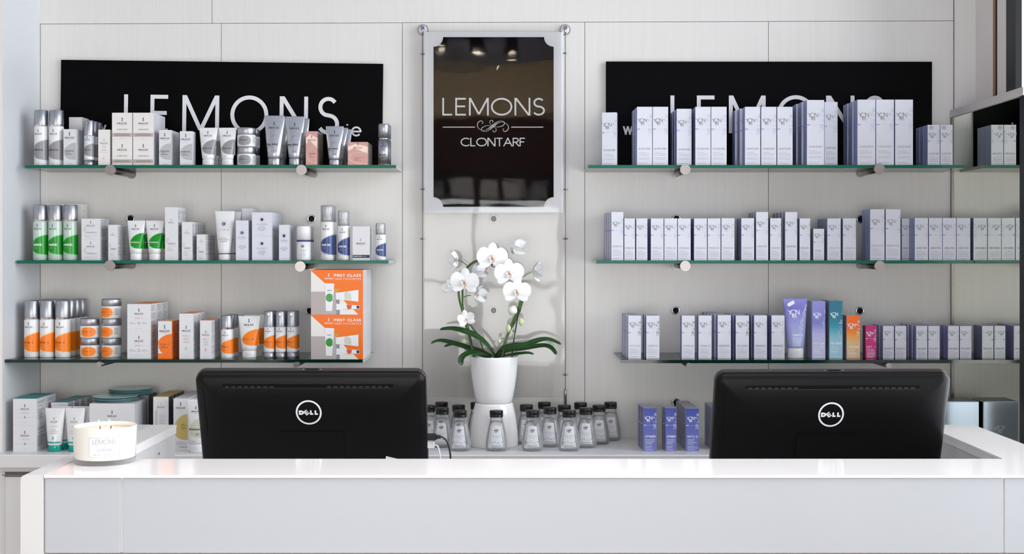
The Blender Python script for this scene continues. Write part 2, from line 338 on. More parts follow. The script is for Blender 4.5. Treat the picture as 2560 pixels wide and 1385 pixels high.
class Printer:
    """puts flat prints on a surface of a mesh; uv is metres across and up"""
    def __init__(s, mb, fn, maxw=None): s.mb, s.fn, s.maxw, s.k = mb, fn, maxw, 0
    def quads(s, qs, mt, e=.0004):
        for q in qs:
            s.k += 1; e += 2.5e-6 if s.k % 12 else -2.75e-5      # neighbouring strokes never share a plane
            n = 1 if not s.maxw else max(1, ceil(abs(q[0][0]-q[3][0])/s.maxw))
            L = lambda a, b, t: (a[0]+(b[0]-a[0])*t, a[1]+(b[1]-a[1])*t)
            for k in range(n):
                a, b = k/n, (k+1)/n
                s.mb.face([s.fn(*L(q[0],q[3],a), e), s.fn(*L(q[1],q[2],a), e), s.fn(*L(q[1],q[2],b), e), s.fn(*L(q[0],q[3],b), e)], mt)
    def text(s, t, u, v, h, mt='ink', wt=.13, tr=.25, width=None, al='c', e=.0005, rot=0):
        q, w = text_q(t, h, wt, tr, width); d = {'c': -w/2, 'l': 0, 'r': -w}[al]
        c, n = cos(radians(rot)), sin(radians(rot))
        s.quads([[(u+(a+d)*c-b*n, v+(a+d)*n+b*c) for a, b in k] for k in q], mt, e)
    def rect(s, u0, v0, u1, v1, mt, e=.0003): s.quads([[(u0,v0),(u0,v1),(u1,v1),(u1,v0)]], mt, e)
    def line(s, pts, t, mt, e=.0004): s.quads(ribbon(pts, t), mt, e)
    def poly(s, pts, mt, e=.0003):
        s.k += 1; e += (s.k % 12)*2.5e-6
        s.mb.face([s.fn(a, b, e) for a, b in pts], mt)
    def disc(s, u, v, r, mt, n=14, e=.0003, k=1): s.poly([(u+r*cos(2*pi*i/n), v+r*k*sin(2*pi*i/n)) for i in range(n)], mt, e)
    def blob(s, u0, u1, vb, vm, vt, mt, e=.0003, full=False, n=16, p=2.2):   # the rounded swoosh printed on many packs
        L = []
        for i in range(n+1):
            t = i/n
            if full: k = (1-abs(2*t-1)**p)**(1/p); L.append((u0+(u1-u0)*t, vm-(vm-vb)*k, vm+(vt-vm)*k))
            else: k = (1-(1-t)**p)**(1/p); k = k if i else 0; L.append((u0+(u1-u0)*t, vm-(vm-vb)*min(1, (1-(1-t)**3)**.45 if i else 0), vm+(vt-vm)*(1-(1-t)**1.9)**.62 if i else vm))
        s.quads([[(a[0],a[1]),(a[0],a[2]),(b[0],b[2]),(b[0],b[1])] for a, b in zip(L, L[1:])], mt, e)
    def fine(s, u, v, w, n, mt='ink_soft', pitch=.0042, t=.0011, seed=1, al='l'):
        r = random.Random(seed)
        for i in range(n):
            k = w*r.uniform(.55, 1); a = u if al == 'l' else u-k/2
            s.rect(a, v-i*pitch, a+k, v-i*pitch+t, mt, .0004)
    def logo_i(s, u, v, h, mt='ink'):
        s.rect(u-.11*h, v, u+.11*h, v+h, mt); s.rect(u-.3*h, v, u+.3*h, v+.09*h, mt); s.rect(u-.3*h, v+.91*h, u+.3*h, v+h, mt)
    def image(s, u, v, w, mt='ink', soft=None, line=None):     # I over IMAGE; w = word width, v = base of the word
        h = w*.2; s.text('IMAGE', u, v, h, mt, .17, .5, w); s.logo_i(u, v+h*1.75, h*1.7, soft or mt)
        s.rect(u-w*.24, v-h*.62, u+w*.24, v-h*.5, line or 'ink_soft')
    def yonka(s, u, v, w, mt='ink', wt=.085):                  # u = left, v = base of YON
        h = w*.42
        s.text('Y', u, v, h, mt, wt*1.3, .1, w*.3, 'l'); s.quads(ribbon(arc(u+w*.46, v+h*.44, h*.56, h*.56, 0, 360, 20), h*wt), mt)
        s.text('N', u+w*.68, v, h, mt, wt*1.3, .1, w*.32, 'l')
        s.text('K', u+w*.36, v-h*.72, h*.98, mt, wt*1.3, .1, w*.15, 'l'); s.text('A', u+w*.5, v-h*.72, h*.72, mt, wt*1.4, .1, w*.24, 'l')
        s.text('PARIS', u+w*.58, v-h*1.0, h*.13, mt, .14, .6)
    def flower(s, u, v, h, mt, seed=3, lim=9):                        # ornamental sprig running down; (u,v) top centre
        r = random.Random(seed)
        for k, (du, dv, sz) in enumerate(((.03,0,.075),(-.05,-.13,.055),(.05,-.17,.045),(-.09,-.25,.03),(.06,-.31,.06),(-.04,-.34,.03),(0,-.47,.085),(-.06,-.6,.045),(.05,-.58,.05))):
            cx, cy, R = u+du*h, v+dv*h, sz*h; a0 = r.uniform(0, 6)
            for j in range(5 if sz > .05 else 3):
                a = a0+j*2*pi/5; b = a+.33; c = a-.33
                s.poly([(min(lim, p), q) for p, q in ((cx+.12*R*cos(a), cy+.12*R*sin(a)), (cx+R*.62*cos(b), cy+R*.62*sin(b)), (cx+R*cos(a), cy+R*sin(a)), (cx+R*.62*cos(c), cy+R*.62*sin(c)))], mt, .0004)

# ------------------------------------------------------------------ packs
def flat(d): return lambda u, v, e: (u, -d/2-e, v)
def carton(w, h, d, front, paper='paper', side=None, top=None, sides=True, faces=None, side_ink='stripe_light', flap=True):
    mb = MB(); side = side or paper
    mb.box(-w/2, w/2, -d/2, d/2, 0, h, paper, front=faces, left=side, right=side, top=top or paper, back=side)
    front(Printer(mb, flat(d)), w, h)
    r = random.Random(int(w*9999+h*777))
    for sg in (-1, 1) if sides else ():
        P = Printer(mb, lambda u, v, e, sg=sg: (sg*(w/2+e), u, v))
        n = max(3, int(h*.82/.0046))
        for i in range(n):
            if r.random() < .16: continue
            v = h*.92-i*.0046; P.rect(-d*.4, v, -d*.4+d*.8*r.uniform(.55, 1), v+.0014, side_ink, .0003)
    if flap:      # the tuck slits of the lid
        P = Printer(mb, lambda u, v, e: (u, v, h+e)); P.rect(-w/2, -d/2+.0006, -w*.5+.004, -d/2+.003, 'box_dark'); P.rect(w/2-.004, -d/2+.0006, w/2, -d/2+.003, 'box_dark')
    return [('carton', mb.mesh('carton'))]

def f_ageless_sq(P, w, h):
    P.image(0, h*.56, w*.46); P.text('AGELESS', 0, h*.34, h*.05, 'ink_mid', .17, .35, w*.5)
    P.rect(-w*.48, h*.09, w*.48, h*.23, 'taupe'); P.rect(-w*.34, h*.175, w*.34, h*.19, 'ink_mid', .0005); P.rect(-w*.36, h*.13, w*.36, h*.145, 'ink_mid', .0005); P.rect(-w*.09, h*.035, w*.09, h*.045, 'ink_soft')
def f_ageless(P, w, h):
    P.blob(-w*.48, w*.5, h*.16, h*.38, h*.63, 'grey_blob_box'); P.image(-w*.02, h*.74, w*.72)
    P.text('AGELESS', -w*.02, h*.38, h*.042, 'ink', .18, .35, w*.68, e=.0006); P.fine(-w*.34, h*.34, w*.6, 2, 'ink'); P.rect(-w*.2, h*.035, w*.2, h*.044, 'ink_soft')
def f_plain(P, w, h):
    P.image(0, h*.6, w*.62, 'ink_mid', 'taupe'); P.fine(0, h*.52, w*.6, 1, al='c'); P.fine(0, h*.45, w*.5, 2, al='c'); P.rect(-w*.38, h*.36, w*.38, h*.366, 'ink_soft'); P.line(arc(0, h*.2, w*.1, w*.1, 60, 300), .0012, 'taupe')
def f_ormedic(P, w, h, iv=.72):
    s = min(w*.5, .02); P.image(0 if w > h*.6 else -w*.02, h*(iv-.09) if w > h*.6 else h*(iv-.02), min(w*.45, .024), 'ink_mid')
    vv = h*.3 if w > h*.6 else h*.3
    P.line(arc(-w*.3, vv+.014, .0035, .004, 0, 300), .0007, 'ink_soft'); P.line([(-w*.38, vv+.007), (-w*.22, vv+.018)], .0007, 'ink_soft'); P.line(arc(-w*.32, vv+.009, .006, .003, 150, 380), .0006, 'ink_soft')
    P.text('ORMEDIC', w*.04, vv, .0042, 'ink_mid', .13, .3, w*.62); P.rect(-w*.34, vv-.006, w*.38, vv-.0054, 'ink_soft'); P.fine(-w*.34, vv-.011, w*.5, 3 if w < h*.6 else 1); P.rect(-w*.12, h*.05, w*.12, h*.057, 'ink_soft')
def seal(P, u, v, r):
    P.disc(u, v, r, 'violet', 18); P.logo_i(u, v-r*.55, r*1.1, 'white_ink')
    for k in range(16): a = 2*pi*k/16; P.line([(u+r*1.3*cos(a), v+r*1.3*sin(a)), (u+r*1.75*cos(a), v+r*1.75*sin(a))], .0005, 'violet_ink')
def f_iluma(P, w, h):
    sq = w > h*.6; v = h*.7 if sq else h*.69; seal(P, 0, v, .0046)
    P.text('ILUMA', 0, v-.016, .0042, 'violet_ink', .16, .7, min(w*.62, .03)); P.rect(-.011, v-.0195, .011, v-.019, 'violet_ink')
    for k, ww in enumerate((.018, .024, .013)): P.text('INTENSE BRIGHTENING CREME'.split()[k], 0, (h*.36 if sq else h*.36)-k*.0048, .0022, 'violet_ink', .2, .5, min(ww, w*.7))
    P.rect(-w*.15, h*.05, w*.15, h*.056, 'ink_soft')
def drop(P, u, v, s, mt, fill=None):
    o = [(u, v+1.5*s)]+[(u+s*.75*cos(radians(a)), v+s*.75*sin(radians(a))) for a in range(20, -201, -22)]+[(u, v+1.5*s)]
    if fill: P.poly(o[:-1], fill)
    P.line(o, .0009, mt)
def f_vital_sq(P, w, h):
    P.image(0, h*.61, w*.36); P.text('VITAL C', 0, h*.45, h*.05, 'orange_ink', .16, .35, w*.34); P.fine(-w*.42, h*.31, w*.3, 2, pitch=.003); P.fine(w*.12, h*.31, w*.3, 2, pitch=.003)
    drop(P, 0, h*.28, .0037, 'coral'); P.rect(-w*.16, h*.1, w*.16, h*.108, 'ink_soft')
def f_vital_blob(P, w, h):
    P.rect(-w/2, 0, w/2, h*.14, 'orange_box', .0002); P.blob(-w*.5, w*.5, h*.1, h*.43, h*.66, 'orange_box'); P.image(-w*.02, h*.71, w*.72); P.rect(-w*.3, h*.695, w*.2, h*.7, 'coral')
    P.text('VITAL C', -w*.02, h*.36, h*.045, 'ink', .14, .35, w*.66, e=.0006); P.fine(-w*.33, h*.32, w*.6, 2, 'ink')
def f_vital_tall(P, w, h):
    P.image(0, h*.6, w*.6); P.text('VITAL C', 0, h*.49, h*.034, 'orange_ink', .16, .35, w*.52); P.fine(0, h*.45, w*.5, 2, al='c', pitch=.0036); P.fine(0, h*.38, w*.55, 2, al='c', pitch=.0036)
    drop(P, 0, h*.22, .0037, 'coral'); P.rect(-w*.16, h*.04, w*.16, h*.046, 'ink_soft')
def f_imask(P, w, h):
    P.image(0, h*.58, w*.34); P.text('I MASK', 0, h*.44, h*.05, 'ink_soft', .14, .6, w*.34); P.rect(-w*.42, h*.3, -w*.06, h*.306, 'ink_soft'); P.rect(w*.06, h*.3, w*.42, h*.306, 'ink_soft')
    drop(P, 0, h*.29, .003, 'teal', 'teal_ink'); P.rect(-w*.08, h*.1, w*.08, h*.108, 'ink_soft')
def f_imask_wide(P, w, h): P.image(0, h*.72, w*.2); P.text('I MASK', 0, h*.6, h*.05, 'teal_ink', .16, .6, w*.3)
def f_prev(P, w, h):
    P.image(0, h*.79, w*.46, 'ink', 'taupe'); P.text('PREVENTION', -w*.24, h*.53, .0055, 'ink_mid', .14, .35, h*.4, rot=90); P.text('+', -w*.24, h*.75, .0055, 'gold', .16)
    P.fine(-w*.12, h*.66, w*.5, 7, pitch=.0046)
def f_gold(P, w, h):
    P.image(0, h*.8, w*.62); P.blob(-w*.48, w*.5, h*.2, h*.42, h*.7, 'olive_blob'); P.fine(w*.02, h*.5, w*.4, 2, 'ink'); P.text('30+', w*.22, h*.4, .008, 'ink', .09, .25); P.fine(-w*.3, h*.16, w*.7, 3); P.rect(-w*.1, h*.06, w*.44, h*.068, 'ink')
def f_clearcell(P, w, h):
    P.image(-w*.03, h*.47, w*.5, 'ink', 'taupe'); P.rect(-w/2, h*.07, w/2, h*.16, 'navy_dark'); P.text('CLEAR CELL', -w*.46, h*.1, h*.035, 'white_ink', .16, .3, w*.5, 'l', .0006); P.fine(w*.08, h*.11, w*.34, 1, 'ink_soft')
def f_rose(P, w, h):
    P.poly([(-w*.5, h*.62), (-w*.2, h*.74), (w*.5, h*.5), (w*.5, h*.8), (-w*.1, h*.92), (-w*.5, h*.8)], 'rose_light', .0002)
    P.image(0, h*.72, w*.7 if h > w*1.5 else w*.42, 'rose_ink'); P.line([(w*.5, h*.56)]+arc(w*.3, h*.32, w*.75, h*.25, 85, 270)+[(w*.5, h*.07)], .0016, 'rose_silver'); P.text('THE MAX', w*.05, h*.33, h*.035, 'rose_ink', .18, .3, w*.5); P.fine(-w*.2, h*.28, w*.4, 2, 'rose_ink')
def f_gift(P, w, h):
    X = lambda x: ((x-1615)/610-.5)*w
    Y = lambda y: (1-(y-70)/498)*h
    def p(pts, m, e=.0003): P.poly([(X(a), Y(b)) for a, b in pts], m, e)
    p([(1615,80),(1778,218),(1778,300),(1615,300)], 'pouch_light'); p([(1615,300),(1910,300),(1910,568),(1615,568)], 'pouch'); p([(1615,286),(1905,282),(1905,312),(1615,312)], 'pouch_light', .0005)
    for k in range(14): P.line([(X(1616), Y(330+k*17)), (X(1780), Y(322+k*17))], .0008, 'taupe', .0004)
    p([(1885,280),(1942,276),(1942,312),(1885,314)], 'gold', .0006)
    p([(1910,400),(1945,400),(1950,568),(1910,568)], 'stripe', .0004); p([(1950,405),(1995,405),(2045,460),(1950,460)], 'pouch_light'); p([(1953,512),(2112,512),(2172,568),(1953,568)], 'pouch_light')
    p([(1778,218),(1888,222),(1862,530),(1790,528)], 'label_white', .0007); p([(1906,325),(2040,310),(2172,292),(2170,425),(2030,408),(1908,400)], 'label_white', .0007); p([(1912,446),(2030,458),(2182,465),(2182,507),(2030,508),(1912,518)], 'label_white', .0007)
    P.poly([(X(1832+44*cos(2*pi*i/20)), Y(380-47*sin(2*pi*i/20))) for i in range(20) if cos(2*pi*i/20) < .9], 'green', .0009)
    p([(2010,318),(2045,310),(2085,340),(2090,408),(2012,398),(2004,360)], 'sage_blob', .0009); p([(2030,460),(2095,462),(2088,500),(2062,508),(2040,500)], 'coral', .0009); p([(2150,468),(2180,470),(2180,502),(2150,500)], 'navy_dark', .0009)
    P.image(X(1830), Y(305), w*.08, 'ink_mid', e) if False else P.rect(X(1805), Y(302), X(1855), Y(295), 'ink_mid', .0009)
    P.rect(X(1876), Y(190), X(1878), Y(105), 'white_ink'); P.logo_i(X(1822), Y(145), h*.07, 'white_ink'); P.text('IMAGE', X(1822), Y(174), h*.032, 'white_ink', .18, .4, w*.145)
    P.text('FIRST CLASS', X(1894), Y(146), h*.06, 'white_ink', .19, .22, w*.5, 'l'); P.text('SKIN FAVORITES', X(1898), Y(181), h*.04, 'white_ink', .11, .3, w*.5, 'l')
def f_yk(name, flower='lav_flower', ink='ink_mid', bar='lav_bar', stamp=False, seed=1):
    def f(P, w, h):
        top = .84 if not stamp else .8
        s = w*.56; P.yonka(-w*.43, h*top-s*.42 if h < .135 else h*.8-s*.42, s, ink)
        vb = (h*.62 if h >= .135 else h*.6)
        if h < .11: vb = h*.58
        P.rect(-w/2, vb-.0018, -w*.31, vb+.0018, bar); P.rect(-w*.25, vb-.0009, w*.14, vb+.0009, 'stripe_light')
        P.flower(w*.37, h*.84, h*.5, flower, 3, w*.492)
        P.text(name, -w*.4, h*.27, .0055, 'print_grey', .09, .18, min(w*.78, len(name)*.0042), 'l'); P.fine(-w*.4, h*.22, w*.8, 3, 'ink_soft', .0042, .0009, seed); P.fine(-w*.4, h*.13, w*.75, 2, 'ink_soft', .0042, .0009, seed+1); P.fine(-w*.38, h*.035, w*.7, 1, 'ink_soft', .004, .0012, 5)
        if stamp: P.quads(ribbon(arc(-w*.22, h*.93, .006, .0055, 0, 360, 16), .0012), 'ink_mid'); P.disc(-w*.22, h*.93, .0022, 'ink_mid')
    return f
def f_ykcol(name, seed=0, sprig=True, bar=False):
    def f(P, w, h):
        P.yonka(-w*.44, h*.74, w*.58, 'white_ink', .13)
        if sprig:
            r = random.Random(seed)
            for k in range(46):
                t = r.random(); cx = w*.5-w*.5*t*r.uniform(.15, .9); cy = h*(.92-.6*t)
                if abs(cx) > w*.45: continue
                s = .0026*r.uniform(.6, 1.4); a = r.uniform(0, 3); P.poly([(cx+s*cos(a), cy+s*sin(a)), (cx-s*.4*sin(a), cy+s*.4*cos(a)), (cx-s*cos(a), cy-s*sin(a)), (cx+s*.4*sin(a), cy-s*.4*cos(a))], 'stripe_light', .0003)
        else: P.flower(w*.36, h*.86, h*.55, 'white_ink', 3, w*.492)
        if bar: P.rect(-w/2, h*.6, -w*.29, h*.615, 'white_ink'); P.rect(-w*.24, h*.604, w*.25, h*.611, 'stripe_light')
        P.text(name, -w*.38, h*.24 if not bar else h*.32, .0062, 'white_ink', .14, .2, min(w*.8, len(name)*.0045), 'l'); P.fine(-w*.38, h*.2 if not bar else h*.27, w*.8, 4, 'white_ink', .0044, .0011, seed+1); P.fine(-w*.38, h*.11, w*.8, 2, 'white_ink', .0044, .0011, seed+2); P.fine(-w*.36, h*.03, w*.7, 1, 'white_ink', .004, .0012, 5)
    return f

def cyl(R): return lambda u, v, e: ((R+e)*sin(u/R), -(R+e)*cos(u/R), v)
def round_print(mb, R, kind, z0, h):
    """prints the sheet of a round container between z0 and z0+h"""
    P = Printer(mb, cyl(R), R*.28); T = R*2; col, rim, title = kind
    P.blob(-R*1.25, R*1.9, z0+h*.13, z0+h*.38, z0+h*.68, rim, .0002); P.blob(-R*1.12, R*1.9, z0+h*.145, z0+h*.38, z0+h*.655, col, .0004)
    P.image(-R*.1, z0+h*.78, R*1.05); ink = 'ink' if col in ('orange', 'grey_blob') else 'white_ink'
    P.text(title, -R*.1, z0+h*.37, h*.05, ink, .17, .28, R*1.35, e=.0007); P.fine(-R*.75, z0+h*.32, R*1.1, 2, ink, .0034, .0009); P.fine(-R*.6, z0+h*.05, R*1.2, 1)
def bottle(kind, cap='silver', neck='band_chrome', capf=.29, body='plastic_white', clear=False):
    def k(w, h, d):
        R = w/2*.985; hb = h*(1-capf); mb = MB()
        mb.lathe([(R*.93, 0), (R, .003), (R, hb-.004), (R*.985, hb-.001), (R*.9, hb)], body, cap1=True)
        round_print(mb, R, kind, 0, hb)
        c = MB()
        if clear:
            c.lathe([(R*.99, hb-.004), (R*.99, h-.003), (R*.93, h)], 'clear_cap'); n = MB(); n.lathe([(R*.62, hb), (R*.62, hb+.014), (R*.5, hb+.016), (R*.48, h*.965)], 'plastic_white')
            return [('body', mb.mesh('body')), ('pump', n.mesh('pump')), ('clear_cap', c.mesh('clear_cap'))]
        n = MB(); n.lathe([(R*.93, hb-.001), (R*.93, hb+.005)], neck, cap1=False)
        c.lathe([(R*.97, hb+.0045), (R*.985, hb+.006), (R*.97, h-.002), (R*.9, h)], cap)
        return [('body', mb.mesh('body')), ('collar', n.mesh('collar')), ('cap', c.mesh('cap'))]
    return k
def airless(kind, title=True):       # silver pump bottle: silver cap and base, printed sleeve
    def k(w, h, d):
        R = w/2*.985; b = MB(); b.lathe([(R*.94, 0), (R, .003), (R, h*.13)], 'silver', cap1=True)
        l = MB(); l.lathe([(R*.995, h*.13), (R*1.0, h*.66)], 'label_white', cap0=False, cap1=True); round_print(l, R, kind, h*.12, h*.56)
        c = MB(); c.lathe([(R*.96, h*.66), (R*.98, h*.67), (R*.95, h-.003), (R*.86, h)], 'silver')
        P = Printer(c, cyl(R*.97)); P.disc(0, h*.93, R*.2, 'chrome', 12, .0006, 1.5)
        return [('base', b.mesh('base')), ('sleeve', l.mesh('sleeve')), ('cap', c.mesh('cap'))]
    return k
def serum_silver(w, h, d):
    R = w/2*.985; b = MB(); b.lathe([(R*.95, 0), (R*.95, .006)], 'clear_cap'); b.lathe([(R, .006), (R, h*.62)], 'silver', cap1=True)
    P = Printer(b, cyl(R), R*.3); P.image(0, h*.45, R*.95); P.line(arc(0, h*.27, R*.9, h*.12, 100, 330, 14), .001, 'print_grey'); P.text('the MAX', -R*.1, h*.24, h*.035, 'ink', .2, .3, R*1.2)
    n = MB(); n.lathe([(R*.9, h*.62), (R*.9, h*.67)], 'band_chrome'); c = MB(); c.lathe([(R*.98, h*.665), (R*.98, h-.003), (R*.9, h)], 'silver')
    return [('body', b.mesh('body')), ('collar', n.mesh('collar')), ('cap', c.mesh('cap'))]
def iluma_pump(w, h, d):
    R = w/2*.985; b = MB(); b.lathe([(R*.95, 0), (R, .003), (R, h*.545)], 'plastic_white'); P = Printer(b, cyl(R), R*.3); seal(P, 0, h*.41, .0042)
    P.text('ILUMA', 0, h*.27, .004, 'violet_ink', .16, .6, R*1.1); P.fine(0, h*.22, R*1.1, 4, 'violet_ink', .0044, .0009, al='c')
    n = MB(); n.lathe([(R*1.01, h*.545), (R*1.01, h*.595)], 'violet'); c = MB(); c.lathe([(R*.99, h*.595), (R*.98, h-.004), (R*.9, h)], 'plastic_white')
    return [('body', b.mesh('body')), ('band', n.mesh('band')), ('cap', c.mesh('cap'))]
def jar(kind, cu=0.0, cw=1.6):
    def k(w, h, d):
        R = w/2*.985; b = MB(); b.lathe([(R*.93, 0), (R, .003), (R, h*.6), (R*.96, h*.63)], 'plastic_white'); P = Printer(b, cyl(R), R*.25); col, rim, title = kind
        P.blob(cu*R-R*cw*.52, cu*R+R*cw*.52, h*.05, h*.31, h*.57, rim, .0002, True); P.blob(cu*R-R*cw*.47, cu*R+R*cw*.47, h*.07, h*.31, h*.55, col, .0004, True)
        P.text(title, cu*R-R*.1, h*.3, h*.065, 'ink', .15, .28, R*.8, e=.0007); P.fine(cu*R-R*.45, h*.24, R*.6, 2, 'ink', .003, .0009)
        if cw < 1.9: P.fine((cu*R+R*.95), h*.5, R*.55, 8, 'ink_mid', .0026, .0009)
        c = MB(); c.lathe([(R*.98, h*.64), (R, h*.65), (R, h-.004), (R*.97, h-.001), (R*.9, h)], 'silver')
        return [('body', b.mesh('body')), ('lid', c.mesh('lid'))]
    return k
def tube(kind, body='plastic_white', capm='plastic_white', capf=.17, cw=.64, style='blob', band=None, clear_foot=False):
    def k(w, h, d):
        A = w/2; hc = h*capf; ac = A*cw; bc = ac*.86
        c = MB(); c.ell([(ac*.94, bc*.94, 0), (ac, bc, .003), (ac*.985, bc*.985, hc-.002), (ac*.95, bc*.95, hc)], capm)
        f = Printer(c, lambda u, v, e: ((ac+e)*sin(u/ac), -(bc+e)*cos(u/ac), v), ac*.3); f.rect(-ac*.3, hc*.38, ac*.3, hc*.72, capm if capm != 'plastic_white' else 'paper', .0008)
        a = lambda z: ac+(A-ac)*((z-hc)/(h-hc))**.85; bb = lambda z: bc*(1-((z-hc)/(h*.965-hc))**1.6)+.0012 if z < h*.965 else .0012
        b = MB(); Z = [hc+(h-hc)*t for t in (0, .02, .12, .25, .38, .5, .62, .73, .82, .89, .94, .965, 1)]
        b.ell([(ac*.9 if i == 0 else a(z) if z > hc else ac, (bc*.9 if i == 0 else max(bb(z), .0012)), z) for i, z in enumerate(Z)], body)
        def sf(u, v, e):
            A_, B_ = a(v), max(bb(v), .0012); x = max(-1, min(1, u/A_)); return (u, -(B_*sqrt(max(0, 1-x*x))+e+.0002), v)
        P = Printer(b, sf, A*.14); hb = h-hc
        # split tall prints too, so they follow the taper
        def vq(qs, mt, e=.0004):
            out = []
            for q in qs:
                n = max(1, ceil(abs(q[1][1]-q[0][1])/(hb*.1)), ceil(abs(q[3][1]-q[0][1])/(hb*.1)))
                for t in range(n):
                    L = lambda p, r, s: (p[0]+(r[0]-p[0])*s, p[1]+(r[1]-p[1])*s); s0, s1 = t/n, (t+1)/n
                    out.append([L(q[0],q[1],s0), L(q[0],q[1],s1), L(q[3],q[2],s1), L(q[3],q[2],s0)])
            Printer.quads(P, out, mt, e)
        P.quads = vq
        if style == 'blob':
            col, rim, title = kind; lo = ac*1.0
            P.blob(-lo*.93, A*.86, hc+hb*.14, hc+hb*.34, hc+hb*.63, rim, .0002); P.blob(-lo*.85, A*.86, hc+hb*.15, hc+hb*.34, hc+hb*.615, col, .0005)
            ink = 'white_ink' if col == 'green' else 'ink'; P.image(-A*.02, hc+hb*.72, A*.85); P.text(title, -A*.08, hc+hb*.32, hb*.038, ink, .17, .28, A*1.15, e=.0012); P.fine(-A*.6, hc+hb*.28, A*.9, 1, ink); P.fine(-A*.4, hc+hb*.07, A*.7, 1)
            if title == 'PREVENTION+': P.text('30', A*.22, hc+hb*.2, hb*.06, 'ink', .08, .3, e=.0012)
        elif style == 'max':
            P.image(0, hc+hb*.69, A*.95); P.text('the MAX', -A*.12, hc+hb*.3, hb*.045, 'ink', .2, .3, A*1.05, e=.0012); P.fine(-A*.65, hc+hb*.27, A*1.0, 1, 'ink_mid')
            P.line([(A*.3, hc+hb*.52), (A*.1, hc+hb*.545), (-A*.2, hc+hb*.51), (-A*.5, hc+hb*.42), (-A*.62, hc+hb*.3), (-A*.56, hc+hb*.2), (-A*.3, hc+hb*.165), (A*.55, hc+hb*.17)], .0012, 'chrome', .001); P.fine(-A*.4, hc+hb*.06, A*.7, 1, 'ink_mid')
        elif style == 'iluma':
            seal(P, -A*.04, hc+hb*.7, .0052); P.text('ILUMA', -A*.04, hc+hb*.55, hb*.03, 'violet_ink', .14, .6, A*1.0); P.text('INTENSE', -A*.04, hc+hb*.36, hb*.02, 'rose_ink', .16, .5, A*.6); P.text('BRIGHTENING', -A*.04, hc+hb*.32, hb*.02, 'rose_ink', .16, .5, A*1.0); P.text('CLEANSER', -A*.04, hc+hb*.28, hb*.02, 'rose_ink', .16, .5, A*.6)
        elif style == 'imask':
            P.image(0, hc+hb*.62, A*.7, 'ink_mid'); P.text('I MASK', 0, hc+hb*.5, hb*.03, 'ink_soft', .14, .6, A*.8); P.fine(0, hc+hb*.42, A*.9, 3, al='c', pitch=.005); drop(P, 0, hc+hb*.2, .0032, 'teal', 'teal_ink'); P.rect(-ac*.93, hc+hb*.07, ac*.93, hc+hb*.11, 'teal', .0006)
        elif style == 'lavender':
            P.yonka(-A*.62, hc+hb*.68, A*.88, 'white_ink', .12)
            r = random.Random(4)
            for q in range(60):
                t = r.random(); cx = A*(.88-.75*t*r.uniform(.4, 1)); cy = hc+hb*(.88-.5*t); s = .0028; g = r.uniform(0, 3); P.poly([(cx+s*cos(g), cy+s*sin(g)), (cx-s*.4*sin(g), cy+s*.4*cos(g)), (cx-s*cos(g), cy-s*sin(g)), (cx+s*.4*sin(g), cy-s*.4*cos(g))], 'stripe_light', .0008)
            P.line([(A*.8, hc+hb*.86), (A*.35, hc+hb*.55), (A*.1, hc+hb*.3)], .0012, 'stripe_light', .001); P.text('GOMMAGE 305', -A*.36, hc+hb*.25, .0055, 'white_ink', .14, .2, A*.88, 'l'); P.fine(-A*.36, hc+hb*.21, A*.8, 6, 'white_ink', .0046, .0011)
            P.poly([(-A*.68, hc+hb*.9), (-A*.2, hc+hb*.965), (-A*.08, hc+hb*.925), (-A*.12, hc+hb*.895), (-A*.58, hc+hb*.835), (-A*.7, hc+hb*.86)], 'sticker', .0022)
        out = [('body', b.mesh('body')), ('cap', c.mesh('cap'))]
        if band: n = MB(); n.ell([(ac*1.01, bc*1.01, hc*.96), (ac*1.015, bc*1.015, hc*1.14)], band); out.append(('band', n.mesh('band')))
        return out
    return k
AG, OR, CC, VC = ('grey_blob', 'grey_blob_box', 'AGELESS'), ('green', 'green_rim', 'ORMEDIC'), ('navy', 'navy_rim', 'CLEAR CELL'), ('orange', 'orange_rim', 'VITAL C')
PV = ('sage_blob', 'paper_warm', 'PREVENTION+')

